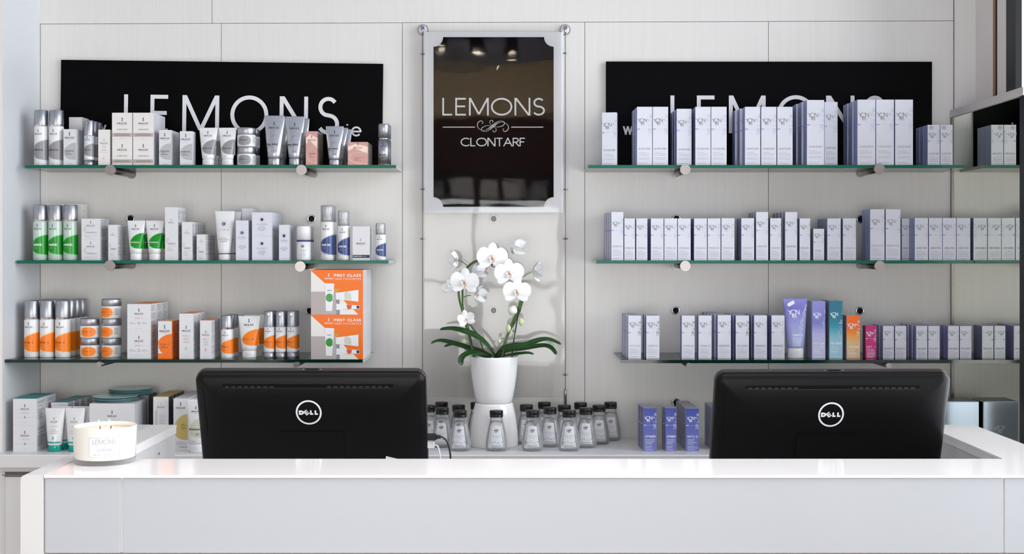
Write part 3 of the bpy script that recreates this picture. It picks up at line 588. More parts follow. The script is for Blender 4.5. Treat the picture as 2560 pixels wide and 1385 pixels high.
def C_(front, **kw): return lambda w, h, d: carton(w, h, d, front, **kw)
def YK(name, fl='lav_flower', side='lav_side', top='lav_side', **kw): return C_(f_yk(name, fl, **kw), paper='paper_cool', side=side, top=top, side_ink='lav_print')
KB = {
 'ag_bottle': bottle(AG), 'ag_box': C_(f_ageless), 'ag_sq': C_(f_ageless_sq, paper='paper_warm', side='paper'), 'plain_box': C_(f_plain, paper='paper_warm', side='paper_warm'),
 'ag_airless': airless(AG), 'ag_tube': tube(AG), 'ag_jar': jar(AG, -.05), 'max_tube': tube(None, 'silver_tube', 'silver', .15, .62, 'max'), 'rose_box': C_(f_rose, paper='rose', side='rose_silver', sides=False),
 'max_serum': serum_silver,
 'or_bottle': bottle(OR, body='lime_clear', capf=.29), 'or_box': C_(f_ormedic, side_ink='ink_mid'), 'or_tube': tube(OR), 'il_tube': tube(None, 'plastic_white', 'plastic_white', .13, .6, 'iluma', 'violet'), 'il_box': C_(f_iluma, paper='paper_cool'), 'il_pump': iluma_pump,
 'cc_bottle': bottle(CC, clear=True), 'cc_box': C_(f_clearcell, side_ink='stripe'),
 'vc_bottle': bottle(VC, capf=.33), 'vc_jar': jar(VC, .12, 1.7), 'vc_jar2': jar(VC, -.4, 1.7), 'vc_sq': C_(f_vital_sq, top='orange_box', side_ink='stripe'), 'vc_box': C_(f_vital_blob, side='orange_box', top='orange_rim', side_ink='ink_mid', paper='paper'),
 'vc_tall': C_(f_vital_tall, top='orange_box', side_ink='stripe'), 'vc_tube': tube(VC, capf=.17), 'vc_airless': airless(VC), 'gift': C_(f_gift, paper='orange_box', side='paper', top='orange_box', sides=True, flap=False),
 'im_sq': C_(f_imask, top='teal_box', side_ink='ink_mid'), 'im_wide': C_(f_imask_wide, paper='paper'), 'im_plain': C_(lambda P, w, h: P.image(0, h*.5, w*.5), top='teal_box', side_ink='ink_mid'), 'im_tube': tube(None, 'plastic_white', 'teal_cap', .14, .68, 'imask'),
 'pv_box': C_(f_prev, top='gold', side='box_dark', side_ink='ink_mid'), 'gd_box': C_(f_gold, top='paper', side_ink='ink_mid'), 'pv_tube': tube(PV, capf=.16, cw=.72),
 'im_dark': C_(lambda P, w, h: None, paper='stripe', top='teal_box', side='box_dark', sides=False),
 'lav_tube': tube(None, 'fade_tube', 'plastic_white', .17, .66, 'lavender'),
 'yc_lav': C_(f_ykcol('PHYTO-BAIN', 1), faces='fade_lavender', paper='paper', side='slate_side', side_ink='lav_print'), 'yc_teal': C_(f_ykcol('HUILE SERENITE', 2), faces='fade_teal', paper='paper', side='slate_side', side_ink='lav_print'),
 'yc_orange': C_(f_ykcol('CREME MAINS', 3, False), faces='fade_orange', paper='paper', side='slate_side', side_ink='lav_print'), 'yc_mag': C_(f_ykcol('LIFT +', 4, False, True), faces='magenta', paper='magenta', side='magenta_side', side_ink='magenta', sides=False),
 'yb_opt': C_(f_ykcol('OPTIMIZER', 5, False, True), faces='fade_blue', paper='silver_side', side='silver_side', side_ink='stripe'), 'yb_phy': C_(f_ykcol('PHYTO 52', 6, False, True), faces='fade_blue', paper='silver_side', side='silver_side', side_ink='stripe'),
}
for key, args in {
 'y_nc': ('NETTOYANT CREME',), 'y_gn': ('GEL NETTOYANT',), 'y_em': ('EAU MICELLAIRE',), 'y_ln': ('LAIT NETTOYANT',), 'y_lt': ('LOTION YON-KA',), 'y_h1': ('HYDRA N.1',), 'y_sen': ('SENSITIVE',), 'y_af': ('ALPHA-FLUID',), 'y_ap': ('ALPHA-PEEL',),
 'y_ep': ('EMULSION PURE',), 'y_sv': ('SUPER VITAL',), 'y_c': ('CREME',), 'y_c15': ('CREME 15',), 'y_mq': ('MASQUE 105',), 'y_gs': ('GUARANA SCRUB',), 'y_gm': ('GOMMAGE YON-KA',)}.items():
    dark = key in ('y_h1',); sl = key in ('y_sen', 'y_af', 'y_ap', 'y_ep', 'y_sv', 'y_c', 'y_c15')
    KB[key] = YK(args[0], side='pur_side' if dark else 'slate_side' if sl else 'lav_side', top='pur_side' if dark else 'slate_side' if sl else 'lav_side')
for key, nm, fl in (('y_p58', 'PHYTO 58', 'dark_flower'), ('y_pg', 'CREME PG', 'dark_flower'), ('y_28', 'CREME 28', 'dark_flower'), ('y_93', 'CREME 93', 'lav_flower'), ('y_nd', 'NUTRI-DEFENSE', 'lav_flower'), ('y_vd', 'VITAL DEFENSE', 'dark_flower'), ('y_pam', 'PAMPLEMOUSSE', 'lav_flower'),
                    ('y_nc2', 'NUTRI-CONTOUR', 'lav_flower'), ('y_ac', 'ALPHA-CONTOUR', 'lav_flower'), ('y_pc', 'PHYTO-CONTOUR', 'lav_flower')):
    KB[key] = YK(nm, fl, side='pur_side', top='lav_top')
KB['y_st'] = YK('EAU MICELLAIRE', 'ink_soft', stamp=True); KB['y_st2'] = YK('GEL NETTOYANT', 'ink_soft', stamp=True)
CACHE = {}
def proto(kind, w, h, d):
    k = (kind, round(w, 3), round(h, 3), round(d, 3))
    if k not in CACHE: CACHE[k] = KB[kind](w, h, d)
    return CACHE[k]
def put(kind, name, x, y, z, w, h, d, rz, label, cat, group):
    parts = proto(kind, w, h, d)
    if len(parts) == 1: o = link(name, parts[0][1], None, (x, y, z), rz)
    else:
        o = empty(name, (x, y, z), rz)
        for pn, me in parts: link(pn, me, o)
    return tag(o, label, cat, group)
ORD = 'first second third fourth fifth sixth seventh eighth ninth tenth eleventh twelfth thirteenth fourteenth fifteenth sixteenth seventeenth eighteenth nineteenth twentieth twenty-first twenty-second twenty-third twenty-fourth twenty-fifth twenty-sixth twenty-seventh twenty-eighth twenty-ninth thirtieth'.split()
NAMES = {'carton': 'box', 'bottle': 'bottle', 'tube': 'tube', 'jar': 'jar'}
class Shelf:
    def __init__(s, phrase, z, D0): s.phrase, s.z, s.D, s.n = phrase, z, D0, 0
    def col(s, kind, nm, desc, x0, x1, ytop, rows=1, stack=1, D=None, dep=None, gap=.0015, skew=0., count=True, yaw=0., z=0., where=None, narrow=None):
        """one file of like packs: rows go back from the front, stack goes up; x0..x1, ytop are where the front one shows"""
        D = D or s.D; z0 = s.z+z; w = LEN(x1-x0, D); h = (PZ(ytop, D)-z0)/stack
        d = dep or (w if nm != 'tube' else w*.55)
        if count: s.n += 1
        o_ = ORD[s.n-1] if count else ''
        x = PX((x0+x1)/2, D)
        for r in range(rows):
            for k in range(stack):
                lv = '' if stack == 1 else (', top' if k == stack-1 else ', bottom' if k == 0 else ', middle')
                if where: lab = f"{desc}{lv}, {where}" if r == 0 else f"{desc}{lv}, {ORD[r]} row {where}"
                elif r == 0: lab = f"{desc}{lv}, {o_} from left, {s.phrase}"
                else: lab = f"{desc}{lv}, {ORD[r]} row of {o_} file, {s.phrase}"
                jr = random.Random(int(x0*7+r*13+k)); cat = {'carton': 'box', 'bottle': 'bottle', 'tube': 'tube', 'jar': 'jar'}[nm]
                jit = 0 if (stack > 1 or kind == 'gift') else jr.uniform(-.006, .006)
                put(kind, {'carton': 'carton', 'bottle': 'pump_bottle', 'tube': 'cream_tube', 'jar': 'cream_jar'}[nm], x+skew*r, D+d/2+r*(d+gap), z0+k*h+k*.0002, w-.0012, h, d-.0008, radians(yaw)+jit, lab, cat, f"{cat}es on the {s.phrase}" if cat == 'box' else f"{cat}s on the {s.phrase}")

# ------------------------------------------------------------------ the room
ZT = PZ(412.5, 3.78); ZM = PZ(651, 3.78); ZL = PZ(898, 3.715); ZR = PZ(900, 3.70); ZW = PZ(1095, W_)      # tops of the shelves and of the wall worktop
ZC = 1.10                                                                                         # top of the reception counter
def lineY(px): return 60-(px-100)*8/2284
mb = MB(); g = .0008
def panel(px0, px1, za, zb):      # za, zb: functions of px giving z
    x0, x1 = PX(px0, W_)+g, PX(px1, W_)-g; v = []
    for y in (W_, W_+.01): v += [(x0,y,za(px0)),(x1,y,za(px1)),(x1,y,zb(px1)),(x0,y,zb(px0))]
    for f in ((0,1,2,3),(7,6,5,4),(0,4,5,1),(1,5,6,2),(2,6,7,3),(3,7,4,0)): mb.face([v[i] for i in f], 'wall_panel')
low = lambda px: PZ(lineY(px), W_)-g; hi = lambda px: PZ(lineY(px), W_)+g
cuts = [101, 553, 1006, 1462, 1921, 2384]
for a, b in zip(cuts, cuts[1:]): panel(a, b, lambda p: 0, low)
for a, b in ((97, 530), (530, 2384)): panel(a, b, hi, lambda p: 3.05)
panel(2385.5, 2460, lambda p: 0, lambda p: 3.05)
mb.box(-3, 1.56, W_+.0105, W_+.03, 0, 3.05, 'brown_gap')
struct('wall_back', mb)
mb = MB(); mb.box(-1.5345, PX(101, W_)-.001, 3.69, W_+.004, 0, 3.05, 'wall_side_blue', front='reveal_beige'); struct('trim_1', mb)
mb = MB(); mb.box(-3, -1.536, 3.695, 4.0, 0, 3.05, 'reveal_beige'); mb.box(-3.05, -3, -2, 4, 0, 3.05, 'wall_side'); struct('wall_left', mb)
mb = MB(); mb.box(-3.05, 1.56, -2.1, 4.02, -.05, 0, 'floor_grey'); struct('floor', mb)
mb = MB(); mb.box(-3.05, 1.6, -2.1, 4.02, 3.05, 3.1, 'ceil'); struct('ceiling', mb)
mb = MB()      # the wall opposite: shop window below, dark rack, maroon band, plaster above
mb.box(-3, 1.56, -2.05, -2, 2.62, 3.05, 'wall_beige'); mb.box(-3, 1.56, -2.05, -1.99, 2.18, 2.62, 'maroon'); mb.box(-3, 1.56, -2.05, -2, 1.93, 2.18, 'shelf_dark'); mb.box(-3, 1.56, -2.05, -2, 0, .36, 'wall_side')
mb.box(-3, -2.0, -2.05, -2, .36, 1.93, 'wall_side')
struct('wall_front', mb)
mb = MB()
for x in (-1.1, -.35, .3, .95, 1.5): mb.box(x-.025, x+.025, -2.05, -1.99, .36, 1.93, 'frame_black')
for z in (.36, 1.3, 1.91): mb.box(-2, 1.56, -2.05, -1.99, z, z+.03, 'frame_black')
o = struct('window_2', mb)
mb = MB(); mb.box(-2, 1.56, -2.03, -2.024, .38, 1.92, 'window_glass'); o2 = link('pane', mb.mesh('pane'), o)
mb = MB(); mb.box(1.4395, 1.452, 3.732, W_, 0, 3.05, 'reveal_beige'); mb.box(1.5, 1.56, -2, 3.66, 0, .9, 'wall_side'); mb.box(1.5, 1.56, -2, .35, .9, 3.05, 'wall_side')
mb.box(1.4355, 1.4392, 3.808, 3.824, 0, 3.05, 'wood_strip'); mb.box(1.4375, 1.4392, 3.801, 3.8075, 0, 3.05, 'hole_black'); struct('wall_right', mb)
mb = MB(); mb.box(1.4395, 1.458, 3.66, 3.7315, 0, 3.05, 'frame_black'); mb.box(1.463, 1.56, .35, 3.72, .88, .92, 'frame_black'); mb.box(1.463, 1.56, .35, .4, .92, 3.05, 'frame_black'); mb.box(1.47, 1.55, 1.9, 1.95, .92, 3.05, 'frame_black')
o = struct('window_1', mb); mb = MB(); mb.box(1.47, 1.474, .4, 3.664, .92, 3.05, 'window_glass'); link('pane', mb.mesh('pane'), o)
MX = 1.363
mb = MB(); mb.box(MX+.0035, 1.4385, 3.40, W_-.001, 0, 1.9835, 'wall_side_blue'); o = struct('wall_partition', mb)
mb = MB(); mb.box(MX-.006, 1.4385, 3.40, W_-.001, 1.9836, 2.006, 'rail'); mb.box(MX-.004, MX+.002, W_-.012, W_-.001, .95, 1.983, 'steel_dark'); struct('trim_2', mb)
mr = MB(); mr.box(MX, MX+.003, 3.431, W_-.012, .93, 1.9832, 'mirror'); fr = MB(); fr.box(MX-.003, MX+.0032, 3.4, 3.43, .93, 1.9832, 'frame_black')
e = empty('wall_mirror', (0, 0, 0)); link('mirror_glass', mr.mesh('mirror_glass'), e); link('edge_trim', fr.mesh('edge_trim'), e)
tag(e, 'tall frameless mirror on the right side partition reflecting the shelf ends', 'mirror')

# track with spotlights on the ceiling behind the camera, seen in the poster's gloss
e = empty('track_light', (-.3, -.55, 3.05)); mb = MB(); mb.box(-.55, .55, -.02, .02, -.045, 0, 'track_black'); link('track', mb.mesh('track'), e)
for k, x in enumerate((-.53, -.29, -.06)):
    hd = MB(); hd.lathe([(.035, -.155), (.055, -.15), (.05, -.06), (.012, -.045)], 'track_black', n=20, cap0=False); ho = link('spotlight', hd.mesh('spotlight'), e, (x+.3, 0, 0))
    gl = MB(); gl.lathe([(.034, -.15), (.034, -.148)], 'lamp_glow', n=20); link('bulb', gl.mesh('bulb'), ho)
    l = bpy.data.lights.new('spotlight_beam', 'SPOT'); l.energy = 7; l.color = (1, .86, .7); l.spot_size = radians(75); l.spot_blend = .6; l.shadow_soft_size = .03
    lo = bpy.data.objects.new('spotlight_beam', l); lo.location = (x, -.55, 2.88); lo.rotation_euler = (radians(38), 0, 0); sc.collection.objects.link(lo)
for x in (-.53, -.29, -.06):  # added beams without lamps, brightening the opposite wall for the poster's reflection
    l = bpy.data.lights.new('opposite_wall_fill', 'SPOT'); l.energy = 26; l.color = (1, .9, .78); l.spot_size = radians(120); l.spot_blend = .8; l.shadow_soft_size = .04
    lo = bpy.data.objects.new('opposite_wall_fill', l); lo.location = (x, -.555, 2.885); lo.rotation_euler = (radians(-62), 0, 0); sc.collection.objects.link(lo)
tag(e, 'black ceiling track with three lit spotlights mirrored in the glossy poster', 'light')
r = random.Random(2)
x = -1.3
mb = MB()
rk = empty('leaflet_rack', (0, -1.93, 2.0)); mb = MB(); mb.box(-1.6, 1.3, -.06, .0, -.07, -.05, 'shelf_dark'); link('ledge', mb.mesh('ledge'), rk); tag(rk, 'dark wall ledge for leaflets above the shop window behind the viewer', 'rack')
for i in range(14):
    wd = r.uniform(.1, .17); m2 = MB(); m2.box(-wd/2, wd/2, 0, .01, 0, r.uniform(.12, .18), r.choice(['stripe', 'ink_mid', 'paper', 'silver_side'])); o = link('leaflet', m2.mesh('leaflet'), None, (-1.45+i*.2, -1.96, 1.9505), 0)
    tag(o, f"leaflet standing {ORD[i]} from the left on the dark ledge behind the viewer", 'leaflet', 'leaflets on the dark ledge')

# ------------------------------------------------------------------ glass shelves and their holders
def shelf(name, x0, x1, yf, z, edge, label, t=.0095):
    yb = W_-.004; mb = MB()
    mb.box(x0, x1, yf, yb, z-t, z, 'glass_shelf', front=edge, back='glass_edge', left='glass_edge_end', right='glass_edge_end')
    return tag(link(name, mb.mesh(name)), label, 'shelf', 'glass wall shelves')
shelf('glass_shelf', PX(62, 3.78), PX(990.5, 3.78), 3.78, ZT, 'glass_edge', 'top left glass shelf with green edge holding silver and grey skincare')
shelf('glass_shelf', PX(42, 3.78), PX(971.5, 3.78), 3.78, ZM, 'glass_edge', 'middle left glass shelf with green edge holding green and white packs')
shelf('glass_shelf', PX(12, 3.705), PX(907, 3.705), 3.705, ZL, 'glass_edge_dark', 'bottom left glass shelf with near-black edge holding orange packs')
shelf('glass_shelf', PX(1470, 3.78), PX(2413, 3.78), 3.78, ZT, 'glass_edge', 'top right glass shelf carrying the tall white cartons')
shelf('glass_shelf', PX(1490.5, 3.78), MX-.002, 3.78, ZM, 'glass_edge', 'middle right glass shelf with an unbroken row of white cartons')
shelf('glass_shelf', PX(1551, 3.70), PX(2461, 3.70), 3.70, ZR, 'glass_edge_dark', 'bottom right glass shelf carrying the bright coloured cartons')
def holder(px, py, D, rc, rr, row, side, n):
    e = empty('shelf_bracket', (PX(px, D), D, PZ(py, D))); L_ = W_-D
    a = MB(); a.rodh((0, -.004, 0), (0, .004, 0), rc, 'steel', 28); link('end_cap', a.mesh('end_cap'), e)
    b = MB(); b.rodh((0, .004, 0), (0, L_-.001, 0), rr, 'steel_dark', 20); link('rod', b.mesh('rod'), e)
    c = MB(); c.rodh((0, L_-.006, 0), (0, L_-.0005, 0), rr*1.35, 'steel', 20); link('wall_flange', c.mesh('wall_flange'), e)
    tag(e, f'{"thick" if rc > .01 else "thin"} steel pin bracket under the {row} {side} shelf, {n} one', 'bracket', 'steel brackets of the shelves')
for px, py, n, sd in ((276, 425, 'left', 'left'), (754, 425, 'right', 'left'), (1713, 424, 'left', 'right'), (2198, 422, 'right', 'right')): holder(px, py, 3.772, .0157, .0105, 'top', sd, n)
for px, py, n, sd in ((275, 664, 'left', 'left'), (751, 666, 'right', 'left'), (1713, 665, 'left', 'right'), (2199, 665, 'right', 'right')): holder(px, py, 3.772, .0157, .0105, 'middle', sd, n)
for px, py, n, sd in ((248, 911, 'left', 'left'), (740, 912, 'right', 'left'), (1722, 914, 'left', 'right'), (2221, 914, 'right', 'right')): holder(px, py, 3.69, .0079, .0077, 'bottom', sd, n)
for px, py, lab in ((779, 547, 'above the right half of the middle left shelf'), (775, 777, 'half hidden beside the orange gift boxes'), (327, 547, 'behind the two green tubes'), (1691, 547, 'just above the white cartons, middle right shelf'),
                    (2151, 548, 'beside the tallest cartons of the middle right shelf'), (1689, 776, 'left end above the bottom right shelf'), (2149, 777, 'right above the orange carton'), (1690, 1006, 'behind the blue cartons on the worktop'),
                    (1234, 547, 'just under the black poster'), (1234, 662, 'behind the top of the orchid arch'), (1234, 776, 'in the middle of the orchid arch')):
    x, z = PX(px, W_), PZ(py, W_); e = empty('wall_socket', (x, W_, z))
    a = MB(); a.tube([(.0112*cos(t*pi/12), -.003, .0112*sin(t*pi/12)) for t in range(25)], .0024, 'chrome', 8, caps=False); a.rodh((0, -.0008, 0), (0, -.0025, 0), .0105, 'steel', 24); link('ring', a.mesh('ring'), e)
    b = MB(); b.rodh((0, -.0026, 0), (0, -.0032, 0), .0088, 'hole_black', 24); link('hole', b.mesh('hole'), e)
    tag(e, f'round chrome-rimmed black bracket socket, {lab}', 'wall socket', 'empty bracket sockets in the wall')

# ------------------------------------------------------------------ black signs
SG = {}
def big_sign(pxs, rot, dx, label):
    D = 3.966; x0, x1 = PX(pxs[0], D), PX(pxs[1], D); zt, zb = PZ(pxs[2], D), PZ(pxs[3], D); e = empty('name_sign', ((x0+x1)/2, D, (zt+zb)/2)); e.rotation_euler = (0, radians(rot), 0)
    mb = MB(); cx, cz = (x0+x1)/2, (zt+zb)/2; mb.box(x0-cx, x1-cx, 0, .008, zb-cz, zt-cz, 'sign_black'); link('board', mb.mesh('board'), e)
    lt = MB(); P = Printer(lt, lambda u, v, e_: (u-cx, -e_-.0004, v-cz)); t = LEN(9.8, D)
    for ch, a, b in (('L', 310, 352), ('E', 376, 425), ('M', 456, 548), ('O', 576, 671), ('N', 699, 770), ('S', 792, 848)):
        gw, st = GL[ch]; X0, X1, Z1, Z0 = PX(a+dx, D)+t/2, PX(b+dx, D)-t/2, PZ(239 if ch != 'O' else 238, D)-t/2, PZ(333 if ch != 'O' else 335, D)+t/2
        if ch in 'OS': st = [catmull(s, 3) for s in st]
        l1 = MB(); Printer(l1, P.fn).quads(glyph_q([[(X0+(X1-X0)*p/gw, Z0+(Z1-Z0)*q) for p, q in s] for s in st], t, Z0, Z1), 'vinyl'); link('letter', l1.mesh('letter'), e)
    h = LEN(34, D); q, tw = text_q('www.', h, .11, .1)
    for s, u in (('www.', 193), ('.', 858)): P.text(s, PX(u+dx, D), PZ(337, D), h, 'vinyl', .125, .12, al='l')
    P.text('i', PX(868.5+dx, D), PZ(337, D), h, 'vinyl', .125, .1, al='l'); P.text('e', PX(880+dx, D), PZ(337, D), h*1.08, 'vinyl', .12, .1, al='l')
    link('lettering', lt.mesh('lettering'), e); tag(e, label, 'sign', 'black wall signs with large white lettering')
big_sign((151, 956, 154.5, 418), .72, 0, 'left wide black wall sign, most of its white lettering showing')
big_sign((1515, 2330, 154, 428), .05, 1366, 'right wide black wall sign, letters mostly hidden by tall cartons')

# ------------------------------------------------------------------ poster, lower acrylic panel, cables
D = 3.95
e = empty('hanging_poster', (0, D, 0)); X = lambda p: PX(p, D); Z = lambda p: PZ(p, D)
mb = MB(); mb.box(X(1060), X(1408.5), 0, .003, Z(531), Z(80), 'sheet_white'); link('paper_sheet', mb.mesh('paper_sheet'), e)
mb = MB(); r_ = 24; oc = [(1084+r_, 93)]; pts = []
for cx, cy, a0 in ((1384, 93, 180), (1384, 517, 270), (1084, 517, 0), (1084, 93, 90)):     # concave corners
    for k in range(9): a = radians(a0-k*90/8 if False else a0+(-1)*k*90/8); pts.append((cx+r_*cos(a), cy-r_*sin(-a)*-1))
def concave():
    out = []
    for cx, cy, a0, a1 in ((1384, 93, 180, 90), (1384, 517, 270, 180), (1084, 517, 0, -90), (1084, 93, 90, 0)):
        for k in range(9): a = radians(a0+(a1-a0)*k/8); out.append((cx+r_*cos(a), cy+r_*sin(a)))
    return out
mb.prism([(X(a), Z(b)) for a, b in concave()], -.0016, -.0006, 'poster_black'); link('black_print', mb.mesh('black_print'), e)
mb = MB(); P = Printer(mb, lambda u, v, e_: (u, -.0018-e_, v)); kp = LEN(1, D)
P.text('LEMONS', X(1234), Z(289), 44*kp, 'sheet_white', .098, .2, 252*kp); P.text('CLONTARF', X(1232.5), Z(366), 21.5*kp, 'sheet_white', .125, .15, 159*kp)
P.rect(X(1107), Z(319.2), X(1187.5), Z(316.8), 'vinyl'); P.rect(X(1278), Z(319.2), X(1358), Z(316.8), 'vinyl')
FL = [([(1180,370),(1230,310),(1140,250),(1030,330),(1060,450),(1160,550)], [50,30,34,34,22,12]),
      ([(560,450),(640,400),(600,310),(500,290),(370,370),(320,520),(350,680),(450,780),(530,810)], [26,30,36,42,50,46,34,26,22]),
      ([(1100,575),(900,560),(720,610),(570,720),(560,830),(660,900),(830,900),(1000,820),(1250,620),(1450,450),(1650,365),(1850,370),(2000,450),(2110,600),(2115,750),(2000,880),(1900,905),(1810,840),(1815,760),(1880,740)], [14,22,34,46,40,24,20,34,70,44,24,16,24,40,48,48,40,36,26,18]),
      ([(600,830),(750,838),(900,770),(1150,590),(1350,420),(1550,310),(1730,290),(1860,345),(1900,430),(1800,560),(1600,630),(1450,640),(1320,610)], [10,16,34,66,44,22,16,30,46,42,30,20,12]),
      ([(1290,650),(1380,720),(1410,830),(1340,930),(1260,925),(1215,870),(1250,840)], [12,24,36,34,32,34,40])]
def flourish(P, u, v, k, mt, e=.0004):
    for pts, ws in FL:
        q = catmull([(a, b, w_) for (a, b), w_ in zip(pts, ws)], 5)
        for (a, b, w0), (c, d, w1) in zip(q, q[1:]):
            P.quads(ribbon([((a-1220)/23.27*k+u, -(b-620)/23.27*k+v), ((c-1220)/23.27*k+u, -(d-620)/23.27*k+v)], (w0+w1)/2/23.27*k), mt, e)
flourish(P, X(1232.4), Z(316.6), kp, 'vinyl')
P.poly([(X(1241), Z(174)), (X(1243), Z(166)), (X(1248), Z(163)), (X(1247), Z(169)), (X(1243), Z(175))], 'vinyl')
link('lettering', mb.mesh('lettering'), e)
mb = MB(); mb.box(X(1059), X(1410), -.0052, -.0042, Z(532.5), Z(76), 'acrylic'); mb.box(X(1059), X(1410), -.0052, .0045, Z(533), Z(531.4), 'acrylic_edge')
for a, b in ((1058, 133), (1058, 472), (1411, 133), (1411, 472)): mb.tube([(X(a)+(.0105 if a < 1200 else -.0105)*cos(t*pi/10-pi/2)*1.05, -.0056, Z(b)+.0125*sin(t*pi/10-pi/2)) for t in range(11)], .0006, 'acrylic_edge', 5)
link('acrylic_pocket', mb.mesh('acrylic_pocket'), e); tag(e, 'black upright poster with white lettering in a hanging acrylic pocket', 'poster')
mb = MB(); mb.box(X(1060), X(1412), .006, .009, Z(993), Z(430), 'acrylic', top='acrylic_edge', bottom='stripe', left='acrylic_edge', right='acrylic_edge')
o = tag(link('acrylic_panel', mb.mesh('acrylic_panel'), None, (0, D, 0)), 'empty clear acrylic panel hanging behind the white orchid', 'panel')
for sx, cl, zb, lb in ((1056, (135, 473, 597, 937), 985, 'left'), (1413.5, (133, 474, 597, 937), 985, 'right')):
    e = empty('hanging_cable', (X(sx), D, 0))
    mb = MB(); mb.tube([(0, .002, Z(75)), (0, .002, Z(zb))], .0009, 'steel_dark', 6); link('wire', mb.mesh('wire'), e)
    mb = MB(); mb.rodh((0, .024, Z(71)), (0, .03, Z(71)), .0172, 'clear_cap', 28); mb.rodh((0, .020, Z(71)), (0, .024, Z(71)), .0135, 'label_white', 28); link('suction_disc', mb.mesh('suction_disc'), e)
    mb = MB(); mb.rodh((0, -.004, Z(69)), (0, .02, Z(69)), .0062, 'chrome', 20); mb.rodh((0, .002, Z(69)), (0, .002, Z(84)), .004, 'chrome', 14); link('knob', mb.mesh('knob'), e)
    for c in cl:
        mb = MB(); mb.rodh((-.007, .001, Z(c)), (.007, .001, Z(c)), .0028, 'chrome', 12); mb.box(-.002, .002, -.003, -.0015, Z(c+1), Z(c-1), 'hole_black'); link('clip', mb.mesh('clip'), e)
    mb = MB(); mb.lathe([(.0045, Z(1012)), (.0045, Z(977)), (.002, Z(972))], 'steel', n=14, cy=.002); link('tension_sleeve', mb.mesh('tension_sleeve'), e)
    tag(e, f'{lb} thin steel hanging cable with knob and clips beside the poster', 'cable', 'steel cables holding the poster')

# ------------------------------------------------------------------ wall worktop and cabinets
mb = MB(); mb.bbox(-1.62, MX-.008, 3.65, W_-.001, ZW-.04, ZW, 'cab_white', .0035)
tag(link('wall_worktop', mb.mesh('wall_worktop')), 'long pale worktop along the wall below the shelves', 'worktop')
cz = ZW-.0405
for k, (a, b) in enumerate(((-1.5150, PX(98, 3.68)), (PX(98.6, 3.68), -.55), (-.549, .35), (.351, MX-.01))):
    e = empty('base_cabinet', (0, 0, 0)); mb = MB(); mb.box(a+.004, b-.001, 3.70, W_-.002, .0, cz, 'cab_white'); mb.box(a, b, 3.682, 3.70, cz-.014, cz-.0002, 'cab_white'); mb.box(a, a+.0088, 3.684, 3.70, 0, cz-.015, 'wall_side_blue'); link('carcass', mb.mesh('carcass'), e)
    mb = MB(); mb.box(a+.002, b-.002, 3.686, 3.695, cz-.0255, cz-.0145, 'alu', front='steel_dark'); mb.box(a+.002, b-.002, 3.684, 3.687, cz-.0258, cz-.0235, 'alu'); link('grip_rail', mb.mesh('grip_rail'), e)
    mb = MB(); mb.bbox(a+.009, b-.022 if k == 0 else b-.003, 3.682, 3.699, .06, cz-.029, 'cab_white', .002); link('door', mb.mesh('door'), e)
    if k == 0: mb = MB(); mb.bbox(b-.021, b+.015, 3.664, 3.68, .06, cz-.032, 'cab_white', .002); link('filler_strip', mb.mesh('filler_strip'), e)
    tag(e, ['white base cabinet at far left with a steel grip rail', 'white base cabinet behind the left computer', 'white base cabinet below the orchid', 'white base cabinet behind the right computer'][k], 'cabinet', 'base cabinets under the wall worktop')

# ------------------------------------------------------------------ reception counter
XL, XR, YF, YB = -1.03, 1.204, 2.60, 3.354; xi, xj, yi = -.915, 1.076, 2.803
e = empty('reception_counter', (0, 0, 0))
def U(x0, x1, a, b, y0, y1, yi_, z0, z1, mt):
    m_ = MB(); m_.box(x0, a, yi_, y1, z0, z1, mt); m_.box(b, x1, yi_, y1, z0, z1, mt); m_.box(x0, x1, y0, yi_, z0, z1, mt); return m_
U(XL+.03, XR, xi+.002, xj-.002, YF+.014, YB-.002, yi-.002, .08, ZC-.0055, 'cab_white') and None
m_ = U(XL+.03, XR, xi-.002, xj+.002, YF+.016, YB-.003, yi-.003, .08, ZC-.0225, 'cab_white'); link('carcass', m_.mesh('carcass'), e)
m_ = U(XL+.0485, XR+.002, xi, xj, YF+.016, YB, yi, ZC-.0222, ZC-.0055, 'desk_white'); link('top_edge_band', m_.mesh('top_edge_band'), e)
m_ = MB(); zt = ZC
m_.box(XL+.049, xi+.001, yi, YB+.001, ZC-.0054, ZC, 'desk_white'); m_.box(xj-.001, XR+.003, yi, YB+.001, ZC-.0054, ZC, 'desk_white'); m_.box(XL+.049, XR+.003, YF-.004, yi, ZC-.0054, ZC, 'desk_white'); link('glass_top', m_.mesh('glass_top'), e)
m_ = MB(); x0, x1 = XL, XL+.047      # rounded-over end panel
sec = [(x0, 0), (x0, ZC-.009), (x0+.0025, ZC-.003), (x0+.009, ZC+.0005), (x1, ZC+.0005), (x1, 0)]; m_.prism([(a, b) for a, b in sec], YF-.002, YB+.001, 'cab_white'); link('end_panel', m_.mesh('end_panel'), e)
zb = PZ(1383, YF); J = [XL+.05, PX(301, YF), PX(306, YF), PX(2507, YF), PX(2511, YF), XR]
for a, b in ((J[0], J[1]), (J[2], J[3]), (J[4], J[5])):
    m_ = MB(); m_.bbox(a, b, YF, YF+.0043, zb, ZC-.0068, 'front_glass', .0012); link('front_panel', m_.mesh('front_panel'), e)
m_ = MB(); m_.box(XL+.048, XR, YF+.0045, YF+.0158, zb+.001, ZC-.0056, 'desk_white'); link('seam_backing', m_.mesh('seam_backing'), e)
m_ = MB(); m_.box(XL+.048, XR, YF+.004, YF+.015, .08, zb-.003, 'desk_white'); link('lower_panel', m_.mesh('lower_panel'), e)
m_ = MB(); m_.box(XL+.06, XR-.01, YF+.05, YF+.06, 0, .08, 'steel_dark'); link('plinth', m_.mesh('plinth'), e)
